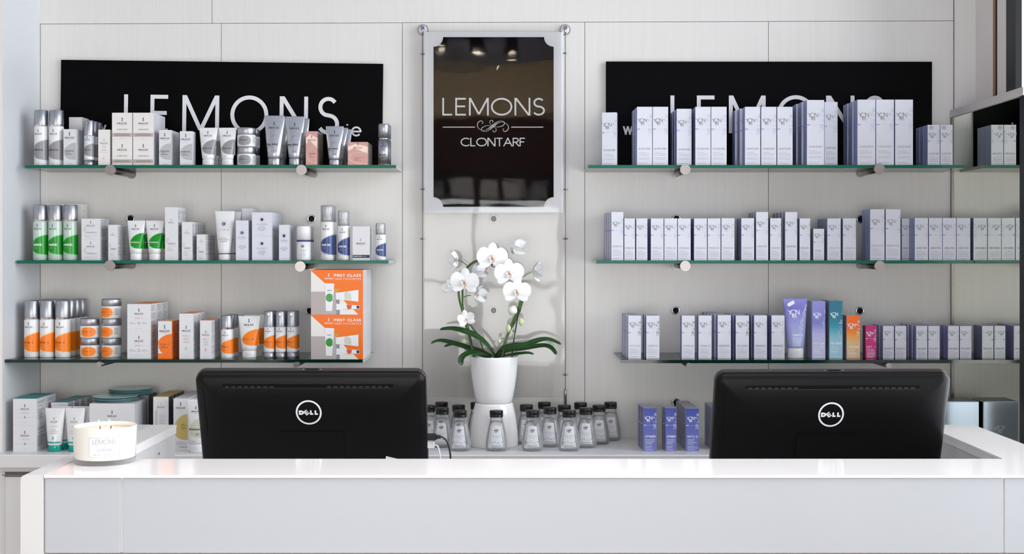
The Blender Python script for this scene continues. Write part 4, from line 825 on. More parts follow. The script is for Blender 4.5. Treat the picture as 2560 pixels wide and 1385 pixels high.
for x, y, z, s in ((xi-.0018, 3.20, ZC-.052, 1), (xj+.0018, 3.09, ZC-.052, -1)):
    m_ = MB(); m_.rodh((x, y, z), (x+s*.0008, y, z), .0032, 'wick', 12); link('screw_hole', m_.mesh('screw_hole'), e)
tag(e, 'white U-shaped reception counter clad in pale glass', 'reception counter')
mb = MB(); mb.box(xi+.002, xj-.002, yi+.002, 3.33, .80, .83, 'cab_white'); mb.box(xi+.01, xi+.03, 2.83, 3.32, 0, .80, 'cab_white'); mb.box(xj-.03, xj-.01, 2.83, 3.32, 0, .80, 'cab_white')
tag(link('desk', mb.mesh('desk')), 'low white desk inside the counter carrying both computers', 'desk')

# ------------------------------------------------------------------ packs on the top left shelf
S = Shelf('top left shelf', ZT, 3.80)
W = 'white'
for a, b in ((78.5, 114), (115, 153)): S.col('ag_bottle', 'bottle', 'white and grey bottle with tall silver cap', a, b, 274)
S.col('ag_box', 'carton', 'slim white carton with grey swoosh', 158, 190.5, 323, 2, dep=.045)
S.col('plain_box', 'carton', 'pale carton rising behind the slim ones', 172, 206, 293, D=3.905, dep=.06, count=False, where='behind second and third items, top left shelf')
S.col('ag_airless', 'bottle', 'silver pump bottle with grey swoosh sleeve', 205.5, 232, 300, 3, skew=.001)
S.col('plain_box', 'carton', 'plain blush carton', 245, 275, 324, 1, dep=.05)
S.col('ag_sq', 'carton', 'square blush carton with taupe band', 279.5, 331, 282, 2, 2, dep=.062)
S.col('ag_sq', 'carton', 'square blush carton with taupe band', 332, 384, 282, 2, 2, dep=.062)
S.col('ag_box', 'carton', 'slim white carton with grey swoosh', 397, 428, 325, 2, dep=.045)
S.col('ag_box', 'carton', 'slim white carton with grey swoosh', 449, 481, 328, 1, dep=.04)
S.col('ag_tube', 'tube', 'white squeeze tube with grey swoosh', 494, 541, 318, 3, dep=.034, gap=.008, skew=.004)
S.col('ag_tube', 'tube', 'white squeeze tube with grey swoosh', 543, 589, 318, 1, dep=.034)
S.col('ag_jar', 'jar', 'white cream jar with silver lid', 587, 635, 318, 2, 2, gap=.004)
S.col('max_tube', 'tube', 'large silver squeeze tube', 656, 709, 287, 2, dep=.045, gap=.02, skew=.004)
S.col('max_tube', 'tube', 'large silver squeeze tube', 709, 759, 289, 2, dep=.045, gap=.02, skew=.004)
S.col('rose_box', 'carton', 'rose pink foil carton', 764, 794, 328, 3, dep=.036)
S.col('max_tube', 'tube', 'small silver squeeze tube', 811, 858, 314, 3, dep=.036, gap=.012, skew=.006)
S.col('rose_box', 'carton', 'square rose pink foil carton', 869, 920, 355, 2, dep=.055)
S.col('max_serum', 'bottle', 'slender silver serum bottle', 943, 973, 309, 2, skew=.001)

# ------------------------------------------------------------------ middle left shelf
S = Shelf('middle left shelf', ZM, 3.81)
for a, b in ((75.5, 113), (113.8, 151), (151.5, 188.5)): S.col('or_bottle', 'bottle', 'green banded clear bottle with silver cap', a, b, 512)
for a, b, nn in ((118, 160, 'left'), (162, 203, 'right')): S.col('plain_box', 'carton', 'tall white carton', a, b, 510, D=3.905, dep=.06, count=False, where=f'{nn} one behind the green bottles, middle left shelf')
S.col('or_box', 'carton', 'wide white carton', 203, 250, 547, 1, 2, dep=.085)
S.col('or_box', 'carton', 'slim white carton', 270, 294, 562, 2, dep=.048)
S.col('or_tube', 'tube', 'white tube with bright green swoosh', 313, 359, 551, 2, dep=.036, gap=.02, skew=.004)
S.col('or_tube', 'tube', 'white tube with bright green swoosh', 359.5, 407, 551, 2, dep=.036, gap=.02, skew=.004)
S.col('or_box', 'carton', 'tall white carton', 412, 445, 518, 2, dep=.042)
S.col('or_box', 'carton', 'slim white carton', 454, 481, 555, 5, dep=.03)
S.col('or_box', 'carton', 'short slim white carton', 491, 514, 586, 4, dep=.028)
S.col('il_tube', 'tube', 'large white tube with violet seal', 532, 583, 527, 2, dep=.045, gap=.02, skew=.006)
S.col('il_box', 'carton', 'slim white carton with violet seal', 589, 621, 551, 1, dep=.05)
S.col('il_box', 'carton', 'white carton with violet seal raised', 604, 632, 521, D=3.90, dep=.07, count=False, where='behind ninth and tenth items, middle left shelf')
S.col('il_box', 'carton', 'square white carton with violet seal', 629.5, 680, 531, 2, 2, dep=.075)
S.col('il_box', 'carton', 'slim white carton with violet seal', 697, 723, 562, 3, dep=.04)
S.col('il_pump', 'bottle', 'white pump bottle with violet band', 737.5, 775, 565, 2, skew=.001)
S.col('cc_bottle', 'bottle', 'tall white bottle with blue swoosh', 798, 834, 513, 2)
S.col('cc_bottle', 'bottle', 'white bottle with blue swoosh', 841, 873, 527)
S.col('cc_box', 'carton', 'white carton with navy foot band', 881, 924.5, 566, dep=.07)
S.col('cc_bottle', 'bottle', 'small white bottle with blue swoosh', 936.5, 964, 558)

# ------------------------------------------------------------------ bottom left shelf
S = Shelf('bottom left shelf', ZL, 3.77)
for a, b in ((53, 91.5), (92.3, 129.5), (130.5, 170)): S.col('vc_bottle', 'bottle', 'orange and white bottle with silver cap', a, b, 752, 4, gap=.0015)
S.col('vc_jar', 'jar', 'orange and white jar with silver lid', 192, 241, 797, 1, 2, D=3.765)
S.col('vc_jar2', 'jar', 'orange and white jar with silver lid', 246, 296, 748, 1, 3, D=3.765)
S.col('vc_sq', 'carton', 'wide white carton with orange top', 317.5, 377, 760, 3, 2, dep=.06, D=3.74)
S.col('vc_box', 'carton', 'white carton dipped in orange', 394.5, 430, 803, 2, dep=.045, D=3.735)
S.col('vc_tall', 'carton', 'tall white carton with orange top', 447.5, 483.5, 784, 3, dep=.044, D=3.735)
S.col('vc_tall', 'carton', 'slim white carton with orange top', 499.5, 529, 801, 3, dep=.036, D=3.735)
S.col('vc_bottle', 'bottle', 'small orange and white bottle', 549, 579, 789, 3, D=3.755)
S.col('vc_tube', 'tube', 'white tube with orange swoosh', 591.5, 648.5, 791, 2, dep=.04, gap=.03, D=3.76, skew=.002)
for a, b in ((657, 684.5), (685.5, 713), (714, 741.5)): S.col('vc_airless', 'bottle', 'silver pump bottle with orange sleeve', a, b, 778, 2, D=3.755)
S.col('gift', 'carton', 'orange gift box', 777, 908, 675, 2, 2, D=3.715, dep=.1)

# ------------------------------------------------------------------ wall worktop, left
S = Shelf('left worktop', ZW, 3.71)
S.col('im_sq', 'carton', 'square white carton with teal top', 32, 92, 997, 2, 2, D=3.705, dep=.075)
S.col('im_plain', 'carton', 'white carton with teal top', 127, 170, 1006, 4, D=3.79, dep=.045, skew=.003)
S.col('im_tube', 'tube', 'white tube with teal cap', 106, 157, 1022, 2, D=3.70, dep=.038, gap=.004, skew=.006)
S.col('im_tube', 'tube', 'white tube with teal cap', 156.5, 208, 1022, 2, D=3.70, dep=.038, gap=.004, skew=.006)
S.col('im_wide', 'carton', 'broad white carton under green sachets', 223, 337, 1009, 3, D=3.715, dep=.035)
S.col('im_dark', 'carton', 'shaded teal-topped carton', 300, 372, 988, 1, D=3.86, dep=.085, count=False, where='behind the broad carton, left worktop')
S.col('pv_box', 'carton', 'white carton with gold top', 382.5, 422, 992, 4, D=3.76, dep=.042)
S.col('gd_box', 'carton', 'white carton with olive swoosh', 433, 470, 996, 4, D=3.735, dep=.05)
S.col('gd_box', 'carton', 'white carton with olive swoosh', 474, 512, 996, 3, D=3.76, dep=.05)
S.col('pv_tube', 'tube', 'white tube with sage swoosh', 462, 513, 1001, 1, D=3.685, dep=.036)
def sachets(px, py, D_, R, zbase, n, where):
    for k in range(n):
        mb = MB(); t = .0026; rr = random.Random(k+n); a_ = rr.uniform(-.004, .004)
        mb.lathe([(R*.97, 0), (R, t*.3), (R, t*.7), (R*.97, t)], ['sachet_edge', 'sachet_edge', 'sachet'], n=40, cap1=True)
        o = link('sachet', mb.mesh('sachet'), None, (PX(px, D_)+a_, D_+rr.uniform(-.003, .003), zbase+k*(t+.0004))); o.rotation_euler = (0, 0, k)
        tag(o, f'round green foil sachet, {ORD[k]} up in the {where} pile', 'sachet', 'round green foil sachets')
sachets(289, 0, 3.79, .0655, PZ(1009, 3.715)+.0008, 5, 'front')
sachets(327, 0, 3.895, .0645, PZ(988, 3.86)+.0008, 6, 'rear')

# ------------------------------------------------------------------ top right shelf
S = Shelf('top right shelf', ZT, 3.80); WC = 'tall white carton with lavender sides'
S.col('y_nc', 'carton', 'turned white carton', 1507, 1545, 281, D=3.80, yaw=-7)
S.col('y_gn', 'carton', WC, 1592, 1631, 267, 3, skew=-.0015)
S.col('y_gn', 'carton', WC, 1631.6, 1671, 267, 2)
S.col('y_em', 'carton', WC, 1691.5, 1729.5, 272, 3, D=3.81, skew=-.0015)
S.col('y_em', 'carton', WC, 1738, 1777.3, 267, 2)
S.col('y_em', 'carton', WC, 1777.7, 1817, 267, 2)
S.col('y_ln', 'carton', WC, 1862, 1901.3, 267, 3, skew=-.007)
S.col('y_ln', 'carton', WC, 1902.5, 1941.5, 267, 2)
S.col('y_ln', 'carton', WC, 1942.7, 1982, 267, 2)
S.col('y_lt', 'carton', 'very tall white carton with lavender sides', 2017, 2061, 250, 3, dep=.05, skew=-.005, D=3.79)
S.col('y_lt', 'carton', 'very tall white carton with lavender sides', 2061, 2094.5, 255, 2, D=3.83, dep=.05)
S.col('y_lt', 'carton', 'very tall white carton with lavender sides', 2143.5, 2189, 249, 3, dep=.05, D=3.79, skew=-.002)
S.col('y_lt', 'carton', 'very tall white carton with lavender sides', 2189.8, 2235.5, 249, 2, dep=.05, D=3.79)
S.col('y_lt', 'carton', 'very tall white carton with lavender sides', 2237.5, 2283, 249, 2, dep=.05, D=3.79)
S.col('y_st', 'carton', 'short white carton with round stamp', 2319, 2350.3, 312, 3)
S.col('y_st2', 'carton', 'short white carton with round stamp', 2350.9, 2382, 312, 3)

# ------------------------------------------------------------------ middle right shelf
S = Shelf('middle right shelf', ZM, 3.80)
A1, A2 = 'tall white carton with floral print', 'white carton with floral print'
S.col('y_h1', 'carton', A1, 1528, 1559, 530, 4, skew=-.0035)
for a, b, n in ((1560.3, 1588.3, 2), (1590.2, 1619, 2)): S.col('y_h1', 'carton', A2, a, b, 546, n)
for a, b in ((1626.7, 1659.6), (1660.4, 1693.5), (1694, 1727.3)): S.col('y_h1', 'carton', A2, a, b, 546, 3)
for a, b in ((1734.7, 1768), (1768.8, 1802), (1803, 1836.6)): S.col('y_h1', 'carton', A2, a, b, 545.5, 3)
S.col('y_sen', 'carton', A2, 1853, 1886, 545.5, 2)
S.col('y_af', 'carton', A1, 1889.8, 1921, 530, 3, skew=-.001)
S.col('y_ap', 'carton', A2, 1925, 1953.5, 545.5, 2)
S.col('y_ep', 'carton', A1, 1962.5, 1993.5, 530, 4, skew=-.002)
S.col('y_sv', 'carton', A2, 1998.6, 2026, 546, 2)
S.col('y_c', 'carton', 'short white carton with floral print', 2033, 2061, 572, 2)
S.col('y_c15', 'carton', A2, 2068, 2102.4, 546, 3)
S.col('y_c15', 'carton', A2, 2107, 2140.5, 546, 2)
S.col('y_mq', 'carton', A1, 2175, 2211.8, 523, 2)
S.col('y_mq', 'carton', A1, 2214, 2251.8, 523, 2)
S.col('y_gs', 'carton', A2, 2254, 2283, 546.5, D=3.855, count=False, where='in the gap behind the eighteenth front item, middle right shelf')
for k, (a, b) in enumerate(((2286.7, 2320.6), (2321.8, 2356), (2356.7, 2390.6), (2391.5, 2426.4))): S.col('y_gm' if k else 'y_gs', 'carton', A2, a, b, 545, 3)

# ------------------------------------------------------------------ bottom right shelf
S = Shelf('bottom right shelf', ZR, 3.76); B1 = 'white carton with purple sides'
S.col('y_p58', 'carton', B1+' and dark sprig', 1570.3, 1603.2, 789, 4, skew=-.002)
S.col('y_pg', 'carton', B1+' and dark sprig', 1615.2, 1649, 789, 2, skew=-.002)
S.col('y_28', 'carton', B1+' and dark sprig', 1704, 1737, 789, 1)
S.col('y_93', 'carton', B1+' and pale sprig', 1746, 1779.5, 789, 1)
S.col('y_nd', 'carton', B1+' and pale sprig', 1794, 1828, 788, 5, skew=-.004)
S.col('y_vd', 'carton', B1+' and dark sprig', 1839, 1873, 789, 4, skew=-.002)
S.col('y_pam', 'carton', B1+' and pale sprig', 1885, 1918, 788.5, 3, skew=-.002)
S.col('y_pam', 'carton', B1+' and pale sprig', 1928.5, 1962, 788.5, 2)
S.col('lav_tube', 'tube', 'large lavender tube with white cap', 1961, 2023.5, 747, D=3.755, dep=.04)
S.col('yc_lav', 'carton', 'tall carton fading violet to lavender', 2030, 2064, 753, 2, dep=.045)
S.col('yc_teal', 'carton', 'tall carton fading teal to pale blue', 2073, 2107, 752, 2, dep=.045)
S.col('yc_orange', 'carton', 'carton fading orange to sand', 2116, 2150.5, 789, 1, dep=.045)
S.col('yc_mag', 'carton', 'small magenta carton', 2163.5, 2191.5, 815, 1)
S.col('y_nc2', 'carton', 'small '+B1, 2207.2, 2235.5, 815, 3, skew=-.001)
S.col('y_nc2', 'carton', 'small '+B1, 2237.3, 2266.2, 815, 3, skew=-.001)
S.col('y_ac', 'carton', 'small '+B1, 2290, 2319, 815, 4, skew=-.0015)
S.col('y_ac', 'carton', 'small '+B1, 2320.5, 2349.5, 815, 4, skew=-.0015)
S.col('y_pc', 'carton', 'small '+B1, 2369.8, 2398, 815, 2)
S.col('y_pc', 'carton', 'small '+B1, 2399.6, 2429, 815, 2)

# ------------------------------------------------------------------ wall worktop, right
S = Shelf('right worktop', ZW, 3.72)
S.col('yb_opt', 'carton', 'blue carton with white sprig', 1608.5, 1642, 1021, 3, D=3.715, skew=-.003)
S.col('yb_opt', 'carton', 'blue carton with white sprig', 1663.5, 1691.5, 1021, 2, D=3.715, skew=-.0035)
S.col('yb_phy', 'carton', 'blue carton with white sprig', 1714.5, 1747.5, 1022, 5, D=3.715, skew=-.001)
S.col('yb_opt', 'carton', 'blue carton with white sprig', 1778, 1812, 1018, 3, D=3.74, skew=-.001)

# ------------------------------------------------------------------ foil gift carton beside the mirror
D = 3.722; x0, x1 = PX(2449, D)-.104, PX(2449, D); h = PZ(1003, D)-ZW; mb = MB(); xm = (x0+x1)/2; ww = (x1-x0)/2
def rr_(i, z): return [(-ww+i, -.0, z), (ww-i, 0, z)]
mb.bbox(-ww, ww, 0, .10, 0, h, 'foil', .0025)
mb.box(ww-.0001, ww+.0004, .004, .096, .003, h-.003, 'foil_dark'); mb.box(-ww-.0004, -ww+.0001, .004, .096, .003, h-.003, 'foil_dark'); mb.box(-ww+.003, ww-.003, .004, .096, h-.0002, h+.0003, 'foil_dark')
P = Printer(mb, lambda u, v, e: (u, -e, v)); P.yonka(-.013, h*.42, .03, 'silver', .09)
tag(link('foil_carton', mb.mesh('foil_carton'), None, (xm, D, ZW)), 'shiny silver foil carton on the worktop next to the mirror', 'box')

# ------------------------------------------------------------------ clear hand gel bottles
def gel_meshes():
    b = MB(); prof = [(.022, 0), (.0275, .0015), (.0315, .008), (.0318, .018), (.0298, .038), (.0262, .058), (.0225, .076), (.0195, .088), (.0185, .094), (.0178, .0965)]
    b.ell([(a, .62*a if z < .09 else a*(.62+.38*(z-.09)/.0065), z) for a, z in prof], 'clear_plastic', 32, cap1=False)
    n = MB(); n.lathe([(.0178, .0965), (.0182, .0975), (.0182, .1003), (.016, .1008)], 'clear_plastic', n=28, cap0=False)
    n.lathe([(.0192, .0962), (.0192, .0968)], 'chrome', n=28, cap0=False, cap1=False)
    g = MB(); g.ell([((a-.0016), (a-.0016)*.62, max(z, .002)) for a, z in prof[:-2]], 'gel', 32)
    def aof(z):
        for (a, p), (c, q) in zip(prof, prof[1:]):
            if z <= q: return a+(c-a)*(z-p)/(q-p)
    l = MB(); P = Printer(l, lambda u, v, e: (u, -.62*(aof(v)+.0002)*sqrt(max(0, 1-(u/(aof(v)+.0002))**2))-e-.0007, v))
    zs = [.013+.061*i/6 for i in range(7)]; hw = lambda z: .0195-.0072*(z-.013)/.061
    for a, c in zip(zs, zs[1:]):
        for k in range(8): s0, s1 = -1+k/4, -1+(k+1)/4; P.quads([[(s0*hw(a), a), (s0*hw(c), c), (s1*hw(c), c), (s1*hw(a), a)]], 'label_white', 0)
    P.maxw = .004
    P.text('HANDMADE', 0, .0605, .0032, 'ink', .2, .15, .0135, rot=14, e=.0004); P.text('THE', -.001, .0655, .0018, 'ink', .16, .3, .004, rot=14, e=.0004); P.text('SOAP', .0005, .0562, .003, 'ink', .2, .15, .0075, rot=14, e=.0004)
    P.line(arc(0, .0615, .0058, .0066, 100, 190), .0004, 'ink_mid'); P.rect(-.0128, .0478, .0128, .0481, 'ink_soft', .0004)
    P.text('HAND SANITIZER', 0, .0432, .0018, 'ink_mid', .14, .5, .025, e=.0004); P.rect(-.006, .039, .006, .0397, 'ink_soft', .0004)
    r = random.Random(8)
    for k in range(4):
        cx, cy = -.0145+k*.0098, .0265+r.uniform(-.0015, .0025); P.disc(cx, cy, .0019, 'teal_floral', 8, .0004); P.line([(cx-.005, cy-.003), (cx-.002, cy), (cx+.004, cy+.001)], .0004, 'teal_floral'); P.disc(cx+.004, cy-.0035, .001, 'teal_floral', 6, .0004)
    P.rect(-.0155, .0168, .0155, .0178, 'ink_mid', .0004); P.rect(-.017, .0147, .017, .0151, 'ink_soft', .0004)
    c = MB(); c.lathe([(.0196, .1), (.0199, .1012), (.0199, .1062), (.0195, .1064), (.0195, .1068), (.0199, .107), (.0199, .1172), (.019, .119), (.012, .1197)], 'black_cap', n=36)
    c.box(-.004, .004, -.0206, -.019, .104, .109, 'black_cap')
    return [('bottle_body', b.mesh('bottle_body')), ('neck_ring', n.mesh('neck_ring')), ('gel', g.mesh('gel')), ('label', l.mesh('label')), ('flip_cap', c.mesh('flip_cap'))]
GM = gel_meshes()
gel = [(1150.5, 1129, 'front row left of the plant stand'), (1241, 1129, 'front row before the plant stand'), (1331, 1129, 'front row right of the plant stand'), (1422.7, 1129, 'front row, rightmost'),
       (1105.5, 1120, 'second row, just right of the left computer'), (1375, 1119, 'second row, third column right of the stand'), (1465, 1121, 'second row, far right'),
       (1072, 1113, 'half hidden by the left computer edge'), (1146.5, 1112, 'third row behind the leftmost front bottle'), (1316, 1111, 'third row beside the plant stand'), (1411, 1112, 'third row behind the rightmost front bottle'), (1497.5, 1112, 'third row, second from the right end'),
       (1104, 1103, 'back row behind the left pair'), (1192, 1104, 'peeking out left of the plant stand'), (1361, 1103, 'back row, centre right'), (1451.5, 1104, 'back row behind the right pair'), (1526.5, 1103, 'back row, rightmost of all')]
for px, py, wh in gel:
    Df = (EYE-ZW)*F/(py-H); o = empty('gel_bottle', (PX(px, Df+.018), Df+.019, ZW), random.Random(px).uniform(-.12, .12))
    for n, me in GM: link(n, me, o)
    tag(o, 'clear gel bottle with black flip cap, '+wh, 'bottle', 'clear hand gel bottles on the worktop')

# ------------------------------------------------------------------ plant stand and orchid
DP = 3.828; xp = PX(1235, DP); zj = PZ(1005.5, DP)
mb = MB(); hS = zj-ZW; R0 = LEN(60.5, DP); R1 = LEN(47.5, DP)
prof = [(R0-.002, 0), (R0, .003)]+[(R1+(R0-R1)*(1-t)**.62 if t < 1 else R1, .003+(hS-.006)*t) for t in (.12, .3, .5, .7, .86, 1)]+[(R1-.002, hS-.0005)]
prof = [(R0-.002, 0), (R0, .003), (R0*.998, hS*.15), (R0*.975, hS*.35), (R0*.94, hS*.52), (R0*.9, hS*.68), (R0*.855, hS*.82), (R1*1.01, hS*.95), (R1, hS-.003), (R1-.003, hS-.0002)]
mb.lathe(prof, 'ceramic', n=56)
tag(link('plant_stand', mb.mesh('plant_stand'), None, (xp, DP, ZW)), 'upturned white ceramic pot serving as stand under the orchid', 'plant stand')
orc = empty('potted_orchid', (xp, DP, zj)); hP = PZ(890, DP)-zj; Rt = LEN(60.5, DP); Rb = LEN(45.5, DP)
mb = MB(); out_ = [(Rb-.003, .0003), (Rb, .003), (Rb*1.06, hP*.13), (Rb*1.155, hP*.33), (Rb*1.235, hP*.55), (Rb*1.29, hP*.78), (Rt, hP*.97), (Rt, hP)]
mb.lathe(out_+[(Rt-.004, hP), (Rt-.005, hP-.02)], 'ceramic', n=56, cap1=False); link('pot', mb.mesh('pot'), orc)
mb = MB(); mb.lathe([(Rt-.0055, hP-.022), (Rt-.02, hP-.015)], 'moss', n=30); link('potting_bark', mb.mesh('potting_bark'), orc)
Q = lambda X_, Y_, dy=0: (PX(1040+X_/3.4625, DP+dy)-xp, dy, PZ(520+Y_/3.4625, DP+dy)-zj)      # a point of the plant, from its place in the photograph and its own depth
def stem(name, pts, r, mt, dys):
    c = catmull([Q(a, b, d) for (a, b), d in zip(pts, dys)], 5); m_ = MB(); m_.tube(c, r, mt, 8); return link(name, m_.mesh(name), orc)
sp = [(500,1290),(470,1150),(432,1010),(405,900),(378,800),(368,700),(385,600),(430,530),(490,475),(560,450),(660,440),(740,470),(820,560),(890,650),(915,750),(885,880),(840,980),(795,1100),(760,1200),(745,1290)]
stem('flower_stem', sp, .0034, 'stem', [-.03+.03*abs(sin(i/3)) for i in range(20)])
stem('flower_stem', [(600,1290),(540,1110),(465,1000),(412,880),(402,790),(402,700)], .0026, 'stem', [.0]*6)
stem('flower_stem', [(760,1290),(790,1110),(850,1000),(895,900),(925,800)], .0026, 'stem', [.015]*5)
stem('support_stake', [(500,1290),(485,1180),(452,1020),(440,980)], .0015, 'stake', [-.02]*4); stem('support_stake', [(830,1290),(842,1180),(868,1020),(893,880)], .0017, 'stake', [-.015]*4)
m_ = MB(); a = Q(893, 885, -.02); m_.box(a[0]-.0045, a[0]+.0045, a[1]-.005, a[1]+.005, a[2]-.005, a[2]+.004, 'stake'); link('stem_clip', m_.mesh('stem_clip'), orc)
m_ = MB(); a = Q(387, 925, -.02); m_.box(a[0]-.003, a[0]+.003, a[1]-.004, a[1]+.004, a[2]-.003, a[2]+.003, 'stake'); link('stem_clip', m_.mesh('stem_clip'), orc)

def petal(mb, ang, L_, Wd, cup, off=0., lean=.0, mt='petal', base=.12, waist=.75):
    """petal in the plane facing -y, pointing at ang"""
    N, M = 10, 6; g = []
    ca, sa = cos(ang), sin(ang)
    for i in range(N+1):
        t = (1-cos(pi*i/N))/2; q = t**waist; wd = Wd*max(.02, sqrt(max(0, 1-(2*q-1)**2)), base*1.6*(1-t)**3)
        row = []
        for j in range(M+1):
            s = -1+2*j/M; u = L_*t; v = wd*s/2; y = off-cup*L_*(t*t)*.5+cup*.45*Wd*s*s*wd/Wd-lean*u+.0006*sin(7*t+5*s)
            row.append((u*ca-v*sa, y, u*sa+v*ca))
        g.append(row)
    o = len(mb.v); mb.v += [p for r_ in g for p in r_]; k = mb.m(mt)
    for i in range(N):
        for j in range(M): mb.f.append([o+i*(M+1)+j, o+i*(M+1)+j+1, o+(i+1)*(M+1)+j+1, o+(i+1)*(M+1)+j]); mb.mi.append(k); mb.sm.append(True)
fl_m = MB(); D2 = pi/180
for a_ in (90, 218, 322): petal(fl_m, a_*D2, .5, .33, .12, .012, waist=.9)
for a_ in (12, 168): petal(fl_m, a_*D2, .52, .56, .10, -.008, base=.1, waist=1.25)
FLM = fl_m.mesh('petals')
lm = MB(); 
for a_ in (25, 155): petal(lm, a_*D2, .13, .13, -1.3, -.03, .5, 'lip_white')
petal(lm, -90*D2, .19, .15, -.9, -.03, .25, 'lip_white'); lm.lathe([(.012, -.06), (.03, -.035), (.028, .0), (.008, .03)], 'lip_orange', n=10, cy=-.07); lm.lathe([(.02, .02), (.03, .04), (.028, .07), (.01, .09)], 'lip_white', n=10, cy=-.05)
LIP = lm.mesh('lip')
half = MB()
for a_ in (90, 215, 325): petal(half, a_*D2, .5, .34, .55, .02, .35, waist=.9)
for a_ in (20, 160): petal(half, a_*D2, .48, .5, .55, -.02, .4, base=.1, waist=1.2)
HALF = half.mesh('petals')
def flower(X_, Y_, wpx, yaw=0, pitch=0, roll=0, dy=-.03, me=FLM):
    o = link('flower', me, orc, Q(X_, Y_, dy)); s = LEN(wpx/3.4625, DP); o.scale = (s, s, s); o.rotation_euler = (radians(pitch), radians(roll), radians(yaw)); link('lip', LIP, o)
flower(660, 430, 262, 4, 4, 2, -.045); flower(806, 563, 250, 6, 5, -4, -.05); flower(422, 640, 246, -8, 5, 3, -.05); flower(873, 722, 238, 8, 8, 3, -.055)
flower(434, 965, 158, 6, -12, -14, -.035, HALF); flower(352, 455, 200, -72, 0, -18, .0, HALF); flower(528, 748, 175, 62, 8, 5, -.01, HALF)
flower(850, 345, 200, 128, 0, 10, .02, HALF); flower(1030, 560, 190, 98, 0, 14, .0, HALF); flower(520, 560, 170, 150, 0, 20, .03, HALF)
flower(300, 690, 150, 200, 0, 10, .05, HALF)
def bud(X_, Y_, L_, Wd, mt, roll, dy=-.02):
    m_ = MB(); r_ = LEN(Wd/2/3.4625, DP); l_ = LEN(L_/3.4625, DP); m_.ell([(r_*sin(pi*t)**.8+.0002, r_*.85*sin(pi*t)**.8+.0002, l_*(t-.5)) for t in (.02, .1, .22, .38, .55, .7, .85, .95, .99)], mt, 14); o = link('bud', m_.mesh('bud'), orc, Q(X_, Y_, dy)); o.rotation_euler = (0, radians(roll), 0)
bud(836, 886, 92, 82, 'bud_white', 25, -.03); bud(800, 1042, 74, 44, 'bud', 4); bud(911, 985, 78, 46, 'bud', -4); bud(848, 1108, 62, 34, 'bud', 8, .01); bud(720, 1155, 44, 34, 'bud', 20); bud(412, 1160, 64, 50, 'bud', 3, .01); bud(664, 1216, 26, 22, 'leaf_light', 40)
for a, b in ((((915,860),(870,862))), (((800,1005),(835,1010))), (((735,1135),(765,1128))), (((412,770),(475,757))), (((925,598),(1005,552))), (((370,450),(445,498))), (((850,1075),(835,1060)))):
    m_ = MB(); m_.tube([Q(*a, -.02), Q((a[0]+b[0])/2, (a[1]+b[1])/2-4, -.02), Q(*b, -.015)], .0014, 'leaf_light', 6); link('pedicel', m_.mesh('pedicel'), orc)
def leaf(pts, dys, wpx, mt='leaf'):
    c = catmull([Q(a, b, d) for (a, b), d in zip(pts, dys)], 5); n = len(c); m_ = MB(); g = []; wm = LEN(wpx/3.4625, DP)
    for i, p in enumerate(c):
        t = i/(n-1); p = Vector(p); tg = (Vector(c[min(i+1, n-1)])-Vector(c[max(i-1, 0)])).normalized(); sd = tg.cross(Vector((0, -.55, 1))).normalized(); up = sd.cross(tg).normalized()
        wd = wm*(.32+.68*sin(pi*min(1, (t*.93+.07)**.8))**.7) if t < .97 else wm*.12
        g.append([p+sd*(s*wd/2)+up*(abs(s)**1.4*wd*.16) for s in (-1, -.6, -.25, 0, .25, .6, 1)])
    o = len(m_.v); m_.v += [tuple(q) for r_ in g for q in r_]; k = m_.m(mt)
    for i in range(n-1):
        for j in range(6): m_.f.append([o+i*7+j, o+i*7+j+1, o+(i+1)*7+j+1, o+(i+1)*7+j]); m_.mi.append(k); m_.sm.append(True)
    ob = link('leaf', m_.mesh('leaf'), orc); md = ob.modifiers.new('thickness', 'SOLIDIFY'); md.thickness = .0018; md.offset = 0
leaf([(682,1290),(620,1200),(540,1130),(440,1080),(320,1048),(208,1052)], [-.01,-.03,-.045,-.05,-.04,-.03], 82)
leaf([(670,1290),(560,1245),(420,1205),(290,1165),(200,1150),(130,1172)], [0,-.02,-.02,-.01,0,.01], 62)
leaf([(650,1295),(560,1275),(460,1225),(340,1180),(245,1200)], [.01,.03,.05,.06,.06], 56)
leaf([(640,1292),(540,1262),(460,1262),(405,1290),(388,1330),(398,1362)], [-.02,-.05,-.065,-.075,-.08,-.082], 64)
leaf([(685,1290),(740,1225),(840,1200),(960,1190),(1060,1150),(1150,1140),(1255,1180)], [-.01,-.03,-.045,-.04,-.03,-.02,-.02], 74)
leaf([(690,1292),(780,1240),(900,1225),(1020,1205),(1120,1195),(1180,1222),(1214,1268)], [.0,.0,.0,.005,.0,-.01,-.02], 66)
leaf([(690,1296),(800,1278),(900,1262),(970,1256),(1018,1266)], [.0,-.04,-.055,-.06,-.06], 42, 'leaf')
m_ = MB(); P = Printer(m_, lambda u, v, e: ((Rb*1.29+e)*sin(u/(Rb*1.29)), -(Rb*1.29+e)*cos(u/(Rb*1.29)), v), .005)
for k in range(5): P.line([(-.0905+k*.0022, hP*.88-k*.002), (-.0885+k*.0014, hP*.84-k*.001), (-.0895+k*.002, hP*.8)], .0009, 'fleck')
link('printed_mark', m_.mesh('printed_mark'), orc)
tag(orc, 'white arching orchid in a glossy white ceramic pot', 'potted orchid')

